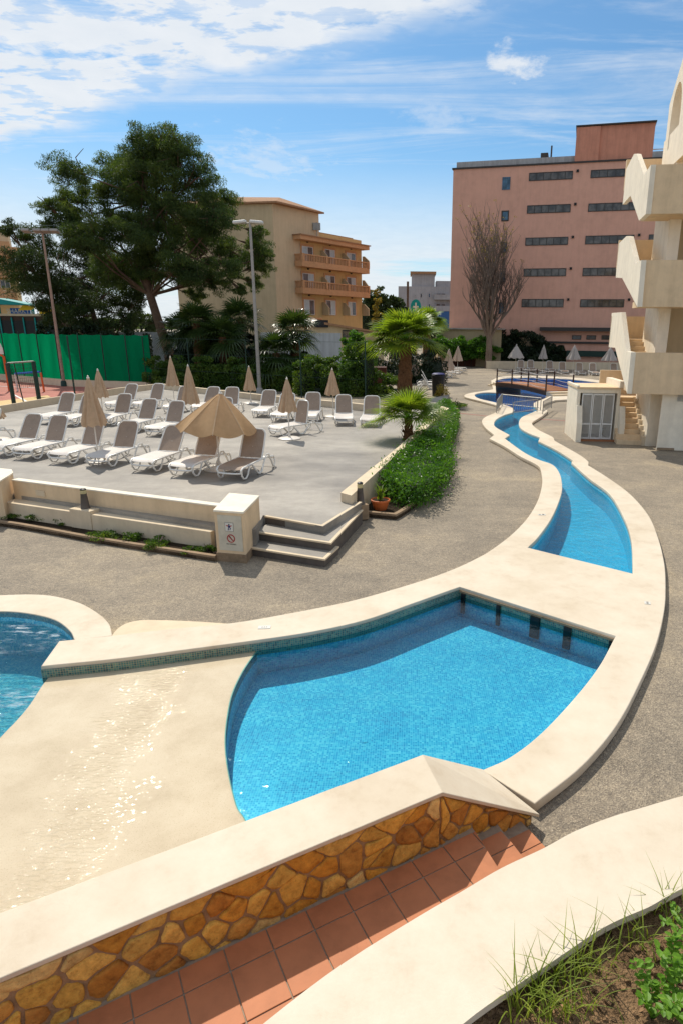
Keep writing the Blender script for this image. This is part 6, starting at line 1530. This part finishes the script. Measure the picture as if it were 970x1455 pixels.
for (yr, yb, x0, x1, base_y) in ((575, 645, 205, 862, 757), (840, 880, 210, 866, 993)):
    b0 = AE.px(*zA(x0, (yr+yb)/2))[0]; b1 = AE.px(*zA(x1, yb))[0]; zr = AE.px(*zA(x1, yb))[1]; zf0 = AE.px(*zA(x1, base_y))[1]
    zs = zf0+(zr-zf0)*.45
    bc = MB(); AF.box(bc, b0, b1, .035, 1.3, zf0, zs); bb = loc(bc.build('balcony', M['orange_stone']), ab)
    def sub(mb, name, mat, par):
        o = mb.build(name, M[mat]); o.parent = par; o.matrix_parent_inverse = Matrix.Identity(4); return o
    r_ = MB(); AF.box(r_, b0, b1, 1.12, 1.34, zr-.12, zr); AF.box(r_, b0, b0+.2, .035, 1.12, zr-.12, zr); sub(r_, 'rail', 'orange_stone', bb)
    r_ = MB()
    for i in range(44): u = b0+.2+(b1-b0-.4)*i/43; AF.box(r_, u-.055, u+.055, 1.17, 1.28, zs, zr-.12)
    for i in range(5): t_ = .1+i*.2; AF.box(r_, b0+.04, b0+.15, t_, t_+.1, zs, zr-.12)
    sub(r_, 'balusters', 'orange_stone', bb)
    for i in range(4): r_ = MB(); u = b0+(b1-b0-.3)*i/3; AF.box(r_, u, u+.3, 1.1, 1.36, zs, zr+.04); sub(r_, 'pier', 'orange_stone', bb)
    r_ = MB(); AF.box(r_, b0+.2, b1-.2, .04, 1.1, zs+.002, zs+.03); sub(r_, 'floor', 'roof_tile', bb)
wins = [[(200, 485, 305, 600), (425, 515, 520, 620), (635, 550, 720, 640)], [(207, 750, 315, 860), (430, 772, 520, 880), (640, 790, 720, 900)], [(220, 1008, 320, 1110), (435, 1015, 527, 1115), (650, 1030, 722, 1120)]]
for k, row in enumerate(wins):
    for j, (x0, y0, x1, y1) in enumerate(row):
        ym = (y0+y1)/2; u0 = AF.px(*zA(x0, ym))[0]; u1_ = AF.px(*zA(x1, ym))[0]; z1 = AF.px(*zA((x0+x1)/2, y0+3))[1]; z0 = AF.px(*zA((x0+x1)/2, y1))[1]-.6
        window(AF, u0, u1_, z0, z1, ab, 2, 'glass', 'frame_white', cur=(.03, .5) if (k+j) % 2 == 0 else (.5, .97), d=.05)
        fr_ = MB(); AF.box(fr_, u0-.25, u0-.02, .03, .07, z0, z1+.25); AF.box(fr_, u1_+.02, u1_+.25, .03, .07, z0, z1+.25); AF.box(fr_, u0-.02, u1_+.02, .03, .07, z1+.02, z1+.25); loc(fr_.build('window_surround', M['orange_stone']), ab)
        if j < 3:
            uf = u1_+1.5; fz = z1-.2; m = MB(); a = [AF.at(uf, .035, z0), AF.at(uf, 1.15, z0), AF.at(uf, 1.15, z0+.9), AF.at(uf, .35, fz), AF.at(uf, .035, fz)]
            m.ext(a, (AF.d.x*.15, AF.d.y*.15, 0)); loc(m.build('divider', M['tan_wall']), ab) if j < 2 or True else None
        l_ = MB(); c = AF.at((u0+u1_)/2, .12, z1+.55); l_.lathe([(.1, -.12), (.16, 0), (.1, .12)], c, 8); loc(l_.build('wall_lamp', M['frame_dark']), ab)
# window in the side wall behind the tree
SF = Facade(tuple(c0+nL*.03), -ld_) if False else None
# low buildings in front of it
def boxb(name, lab, a, b, Y0, Y1, depth, zt_, mat, cat='building', roofm=None):
    A, B = AT(a, 500, Y0), AT(b, 500, Y1); fc = Facade((A.x, A.y), (B.x-A.x, B.y-A.y)); L = ((B.x-A.x)**2+(B.y-A.y)**2)**.5; t = thing(name, lab, cat, (A.x, A.y, 0)); m = MB(); fc.box(m, 0, L, -depth, 0, 0, zt_); loc(m.build('wall', M[mat]), t)
    if roofm: m = MB(); fc.box(m, -.2, L+.2, -depth-.2, .25, zt_, zt_+.22); loc(m.build('roof', M[roofm]), t)
    return t, fc, L
zq = lambda py, Y: AT(450, py, Y).z
t, fc, L = boxb('terrace_annex', 'brown low annex with a balustraded roof terrace', 399, 458, 68, 66, 8, zq(466, 67), 'tan_wall')
m = MB(); fc.box(m, 0, L, -.2, .05, zq(466, 67), zq(464, 67)); z0_, z1_ = zq(464, 67), zq(454, 67)
for i in range(34): fc.box(m, L*i/34, L*i/34+.09, -.12, 0, z0_, z1_)
fc.box(m, 0, L, -.2, .05, z1_, z1_+.15); fc.box(m, L*.1, L*.16, -.22, .08, z0_, z1_+.4); loc(m.build('balustrade', M['orange_stone']), t)
t, fc, L = boxb('low_house', 'low sand coloured house with a sloping tiled roof and a dark window', 449, 545, 64, 66, 9, zq(481, 65), 'tan_wall')
A, B = fc.at(0, .2, 0), fc.at(L, .2, 0); z1_, z2_ = zq(456, 65), zq(472, 65); zb_ = zq(481, 65)
m = MB(); a = [fc.at(-.3, .05, zb_), fc.at(L, .05, zb_), fc.at(L, .05, z2_-.2), fc.at(-.3, .05, z1_-.15)]; m.ext(a, (-fc.n.x*9, -fc.n.y*9, 0)); loc(m.build('gable', M['tan_wall']), t)
m = MB(); a = [fc.at(-.5, .4, z1_-.14), fc.at(L+.3, .4, z2_-.19), fc.at(L+.3, .4, z2_), fc.at(-.5, .4, z1_+.08)]; m.ext(a, (-fc.n.x*10, -fc.n.y*10, 0)); loc(m.build('roof', M['roof_tile']), t)
u0, za = fc.px(486, 479.5); u1_, zb3 = fc.px(508, 469); window(fc, u0, u1_, za, zb3, t, 2, 'glass', 'frame_dark', d=.03)
u0, za = fc.px(456, 460); m = MB(); c = fc.at(u0, .25, za); m.box(c, (1.3, .4, .7), .5); loc(m.build('dark_awning', M['black']), t)
boxb('white_yard_wall', 'bluish white yard wall below the tan balcony block', 372, 484, 60, 60, .3, AT(450, 473, 60).z, 'white_wall', 'wall')
boxb('white_yard_wall', 'whitewashed wall showing behind the pine trunk', 172, 262, 60, 60, .3, AT(220, 472, 60).z, 'white_wall', 'wall')
# parasol-coloured clutter left: restaurant terrace
t, fc, L = boxb('restaurant_terrace', 'restaurant terrace with a teal frame and colourful sign boards behind the court', -30, 84, 66, 66, 4, AT(20, 449, 66).z-.0, 'wood_dark')
zt_ = AT(20, 447.5, 66).z
m = MB(); fc.box(m, 0, L, -.1, .12, zt_-.1, zt_+.12); loc(m.build('ledge', M['plaster_pale']), t)
m = MB(); fc.box(m, 0, L, .0, .03, .3, AT(20, 451, 66).z-.3); loc(m.build('dark_opening', M['black']), t)
for i in range(7): m = MB(); u = L*i/7+.4; fc.box(m, u, u+.12, .04, .14, .3, AT(20, 451, 66).z); loc(m.build('post', M['teal']), t)
zs0, zs1 = AT(20, 447, 66).z+.05, AT(20, 434, 66).z
u0 = fc.px(16, 445)[0]; u1_ = fc.px(44, 445)[0]
m = MB(); fc.box(m, u0, u1_, -.05, .05, zs0, zs1-.25); b_ = loc(m.build('sign_board', M['blue']), t)
m = MB(); fc.box(m, u1_+.1, u1_+.4, -.05, .08, zs0, zs1); fc.box(m, u0-1.6, u0-1.0, -.05, .08, zs0, zs1+.9); loc(m.build('teal_post', M['teal']), t)
c = fc.px(38, 441)[0]
m = MB(); m.ext([fc.at(c-.8, .06, zs0+.35), fc.at(c+.5, .06, zs0+.4), fc.at(c+1.1, .06, zs1-.1), fc.at(c-.2, .06, zs1+.05)], (fc.n.x*.04, fc.n.y*.04, 0)); loc(m.build('yellow_emblem', M['yellow']), t)
m = MB(); fc.box(m, u1_+.9, u1_+2.6, -.05, .06, zs0, zs0+.6); fc.box(m, u1_+3.6, u1_+4.0, -.05, .06, zs0, zs0+.5); loc(m.build('yellow_board', M['yellow']), t)
text_on("SHARKY'S", (fc.px(19, 445)[0]+fc.px(41, 445)[0])/2, zs0+.08, .62, M['sign_white'], (fc.o.x, fc.o.y), (fc.d.x, fc.d.y), (fc.n.x, fc.n.y), 'lettering', t, .08)
m = MB(); m.ext([fc.at(-1, 1.2, zs1+.2), fc.at(u0-.9, 1.2, zs1+.7), fc.at(u0+2.4, 1.2, zs1+.1), fc.at(u0+2.4, 1.2, zs1+.02), fc.at(-1, 1.2, zs1+.1)], (-fc.n.x*2.5, -fc.n.y*2.5, 0)); loc(m.build('awning', M['teal']), t)
# far left balcony building
t, fc, L = boxb('corner_apartments', 'tan apartment house with brown balconies at the left edge', -60, 38, 92, 96, 12, AT(10, 362, 94).z, 'yellow_wall')
for k, (y0, y1, x1) in enumerate(((352, 362, 30), (372, 392, 42), (413, 421, 25), (338, 348, 15))):
    uR_ = fc.px(x1, y1)[0]; za = fc.px(10, y1)[1]; zb = fc.px(10, y0)[1]
    m = MB(); fc.box(m, 0, uR_, .0, 1.6, za-.35, za+.1); b_ = loc(m.build('balcony', M['orange_stone']), t)
    m = MB(); fc.box(m, 0, uR_, 1.5, 1.6, za+.1, zb) if k != 3 else fc.box(m, 0, uR_, 1.5, 1.6, za+.1, za+.3); o = m.build('rail', M['orange_stone']); o.parent = b_; o.matrix_parent_inverse = Matrix.Identity(4)
for (x0, x1, y0, y1) in ((2, 14, 398, 409), (22, 30, 376, 384), (-10, 8, 352, 358), (2, 20, 424, 432)):
    u0, za = fc.px(x0, y1); u1_, zb = fc.px(x1, y0); window(fc, u0, u1_, za, zb, t, 2, 'glass', 'frame_white')
m = MB(); u_ = fc.px(11, 330)[0]; fc.box(m, -3, u_, -6, 0, AT(10, 362, 94).z, AT(10, 326, 94).z); loc(m.build('penthouse', M['tan_light']), t)
# far grey house between
t, fc, L = boxb('grey_house', 'distant pale grey house with balconies between the two big buildings', 565, 640, 150, 150, 14, AT(600, 407, 150).z, 'far_wall')
u0, z0_ = fc.px(584, 408); u1_, z1_ = fc.px(617, 396); m = MB(); fc.box(m, u0, u1_, -8, -.5, z0_-.1, z1_+1.); loc(m.build('upper_storey', M['far_wall']), t)
m = MB(); fc.box(m, u0-.3, u1_+.3, -8.4, .1, z1_+1., z1_+1.5); loc(m.build('roof', M['roof_tile']), t)
u0, z0_ = fc.px(619, 408); m = MB(); fc.box(m, u0, u0+4, -6, -1, z0_-.1, z0_+1.4); loc(m.build('upper_storey', M['far_wall']), t)
for (x0, y0, x1, y1, g_) in ((588, 418, 591, 422, 'glass'), (607, 416, 611.5, 423.5, 'glass_blue'), (588, 432, 591, 435, 'glass'), (607, 431, 611.5, 438, 'glass_blue'), (597, 416, 598.5, 424, 'glass'), (618, 416, 633, 423, 'glass'), (618, 430.5, 633, 439, 'glass')):
    u0, za = fc.px(x0, y1); u1_, zb = fc.px(x1, y0); window(fc, u0, u1_, za, zb, t, 2 if x1-x0 > 8 else 1, g_, 'far_wall', fw=.2)
for y in (424, 440): u0, z0_ = fc.px(616, y); m = MB(); fc.box(m, u0, u0+8, .1, 1.3, z0_-.3, z0_+.8); loc(m.build('balcony', M['far_wall']), t)
boxb('blue_awning', 'blue awning in the street before the grey house', 608, 636, 120, 120, 6, AT(600, 442, 120).z, 'awning_blue', 'awning')
p = AT(590, 440, 100); t = thing('pharmacy_sign', 'round teal sign on a post in the distance', 'sign', (p.x, p.y, 0)); m = MB(); m.tube([(0, 0, 0), (0, 0, p.z)], .12, 6); m.build('post', M['metal_grey'], t)
m = MB(); m.ext([(math.cos(a)*.8, -.2, p.z+.4+math.sin(a)*1.1) for a in [i*math.pi/8 for i in range(16)]], (0, .2, 0)); m.build('disc', M['teal'], t)
m = MB(); m.box((0, -.25, p.z+.4), (.22, .06, 1.2)); m.box((0, -.25, p.z+.4), (.8, .061, .25)); m.build('emblem', M['sign_white'], t)
p = AT(578.5, 440, 140); tag(MB().tube([(p.x, p.y, 0), (p.x, p.y, AT(578.5, 400, 140).z)], .25, 6).build('utility_pole', M['bark']), 'slim wooden utility pole before the distant grey house', 'pole')
# hills / town mass far away keeps the horizon closed
sk_ = MB()
pts = [(-700+i*50, 900+60*math.sin(i*.7)) for i in range(29)]
for i in range(28): 
    h0, h1 = 9+5*math.sin(i*1.3), 9+5*math.sin((i+1)*1.3); sk_.add([(*pts[i], 0), (*pts[i+1], 0), (*pts[i+1], h1), (*pts[i], h0)], [(0, 1, 2, 3)])
sk_.build('hills', M['pine_dark'], kind='structure')
# trees hiding the horizon between and behind the buildings (in the picture: dark tree mass)
shrub_row('row of distant green trees behind the left pines', 'tree_row', (150, 480), 85, [(60, 450, 16), (90, 448, 16), (120, 445, 16), (150, 450, 16), (180, 452, 16), (210, 448, 12)], 'pine_dark', 500, .5, cat='trees')
# ================================================================== LIGHT AND SKY
SUN = Vector((-.44, .92, 1.28)).normalized()
ld = bpy.data.lights.new('sun', 'SUN'); ld.energy = 4.15; ld.angle = R_(.55); ld.color = (1., .93, .81)
so = bpy.data.objects.new('sun', ld); col.objects.link(so); so.rotation_euler = SUN.to_track_quat('Z', 'Y').to_euler()
wd_ = bpy.data.worlds.new('World'); scn.world = wd_; wd_.use_nodes = True; nt = wd_.node_tree; nt.nodes.clear()
sk = N(nt, 'ShaderNodeTexSky'); sk.sky_type = 'NISHITA'; sk.sun_disc = False; sk.sun_elevation = math.asin(SUN.z); sk.sun_rotation = math.atan2(SUN.x, SUN.y)
sk.air_density = 1.0; sk.dust_density = .6; sk.ozone_density = 2.5
tc = N(nt, 'ShaderNodeTexCoord'); sx = N(nt, 'ShaderNodeSeparateXYZ'); lk(nt, tc.outputs['Generated'], sx.inputs[0])
zz = math_(nt, 'ADD', math_(nt, 'MAXIMUM', sx.outputs[2], 0.), .06)
px_ = math_(nt, 'DIVIDE', sx.outputs[0], zz); py_ = math_(nt, 'DIVIDE', sx.outputs[1], zz)
cb_ = N(nt, 'ShaderNodeCombineXYZ'); lk(nt, px_, cb_.inputs[0]); lk(nt, py_, cb_.inputs[1])
def wmap(loc=(0, 0, 0), rot=0., sc=(1, 1, 1)):
    m = N(nt, 'ShaderNodeMapping'); m.inputs['Location'].default_value = loc; m.inputs['Rotation'].default_value = (0, 0, rot); m.inputs['Scale'].default_value = sc
    lk(nt, cb_.outputs[0], m.inputs[0]); return m.outputs[0]
def wn_tex(co, s, d, r, dist=0.):
    n = N(nt, 'ShaderNodeTexNoise'); n.inputs['Scale'].default_value = s; n.inputs['Detail'].default_value = d; n.inputs['Roughness'].default_value = r; n.inputs['Distortion'].default_value = dist; lk(nt, co, n.inputs['Vector']); return n.outputs[0]
def sstep(x, a, b):
    m = N(nt, 'ShaderNodeMapRange', interpolation_type='SMOOTHSTEP'); lk(nt, x, m.inputs[0]); m.inputs[1].default_value = a; m.inputs[2].default_value = b; return m.outputs[0]
# direction of sky features in x/z, y/z (z + .06) space
def dplane(x, y):
    d = ray(x, y).normalized(); q = max(d.z, 0)+.06; return Vector((d.x/q, d.y/q))
# broad band of cloud: between two lines in the upper left
a, b = dplane(0, 212), dplane(705, -2)
e = (b-a).normalized(); nrm_ = Vector((e.y, -e.x))
if (dplane(100, 20)-a).dot(nrm_) < 0: nrm_ = -nrm_
wrp = wn_tex(wmap(rot=.3, sc=(1, 1, 1)), 1.3, 5, .6)
dist = math_(nt, 'ADD', math_(nt, 'MULTIPLY', px_, nrm_.x), math_(nt, 'MULTIPLY_ADD', py_, nrm_.y, -a.dot(nrm_)))
dist = math_(nt, 'ADD', dist, math_(nt, 'MULTIPLY_ADD', wrp, .5, -.25))
ang_e = math.atan2(e.y, e.x)
streak = wn_tex(wmap(rot=-ang_e, sc=(.8, 4.2, 1)), 1.5, 8, .68, .4)
fine = wn_tex(wmap(), 5.5, 8, .62, .3)
puff = wn_tex(wmap(rot=-ang_e, sc=(1.6, 2.6, 1)), 3.2, 7, .6, .2)
band = math_(nt, 'MULTIPLY', sstep(dist, -.12, .22), math_(nt, 'SUBTRACT', 1., math_(nt, 'MULTIPLY', sstep(dist, .9, 1.5), .5)))
band = math_(nt, 'MULTIPLY', band, math_(nt, 'MULTIPLY_ADD', sstep(streak, .30, .58), .62, math_(nt, 'MULTIPLY', sstep(puff, .40, .55), .85)), clamp=True)
# high wisps everywhere
wisp = math_(nt, 'MULTIPLY', sstep(wn_tex(wmap(rot=-ang_e-.15, sc=(.55, 2.6, 1)), 1.0, 8, .66, .7), .43, .68), math_(nt, 'MULTIPLY_ADD', fine, .9, .05))
# white veil low over the horizon, thicker in patches
zf = sx.outputs[2]
low = math_(nt, 'SUBTRACT', 1., sstep(zf, .07, .25))
lown = wn_tex(wmap(rot=.05, sc=(.35, .9, 1)), .9, 7, .62, .5)
veil = math_(nt, 'MULTIPLY', low, sstep(lown, .20, .46))
veil = math_(nt, 'MAXIMUM', veil, math_(nt, 'MULTIPLY', math_(nt, 'SUBTRACT', 1., sstep(zf, -.01, .09)), .8))
def spot(x, y, rx, ry, seed):
    c = dplane(x, y); dx = math_(nt, 'DIVIDE', math_(nt, 'SUBTRACT', px_, c.x), rx); dy = math_(nt, 'DIVIDE', math_(nt, 'SUBTRACT', py_, c.y), ry)
    r = math_(nt, 'SQRT', math_(nt, 'ADD', math_(nt, 'MULTIPLY', dx, dx), math_(nt, 'MULTIPLY', dy, dy)))
    n = wn_tex(wmap((seed, seed, 0), 0, (1, .7, 1)), 9, 6, .62)
    return sstep(math_(nt, 'SUBTRACT', math_(nt, 'MULTIPLY_ADD', n, 3.2, -.75), r), -.1, .9)
spots = [spot(735, 90, .14, .16, 1), spot(80, 62, .26, .14, 3), spot(172, 102, .08, .06, 5), spot(620, 170, .2, .3, 8), spot(380, 232, .4, .5, 9)]
tot = math_(nt, 'MAXIMUM', band, math_(nt, 'MULTIPLY', wisp, .9))
tot = math_(nt, 'MAXIMUM', tot, math_(nt, 'MULTIPLY', veil, .9))
for i, s_ in enumerate(spots): tot = math_(nt, 'MAXIMUM', tot, math_(nt, 'MULTIPLY', s_, (.9, .9, .8, .35, .45)[i]))
tot = math_(nt, 'MINIMUM', tot, .96)
skc = mixc(nt, 1., sk.outputs[0], (.60,.88,.99), 'MULTIPLY')
cl_c = mixc(nt, math_(nt, 'MULTIPLY_ADD', fine, .8, .1), (5.8, 6.4, 7.1), (7.9, 8.0, 8.1))
cc = mixc(nt, tot, skc, cl_c)
bg = N(nt, 'ShaderNodeBackground'); bg.inputs['Strength'].default_value = .12; lk(nt, cc, bg.inputs[0])
wo_ = N(nt, 'ShaderNodeOutputWorld'); lk(nt, bg.outputs[0], wo_.inputs[0])
scn.view_settings.view_transform = 'Standard'; scn.view_settings.look = 'None'; scn.view_settings.exposure = 0; scn.view_settings.gamma = 1
scn.cycles.max_bounces = 8; scn.cycles.transparent_max_bounces = 16; scn.cycles.caustics_reflective = False; scn.cycles.caustics_refractive = False
scn.render.film_transparent = False
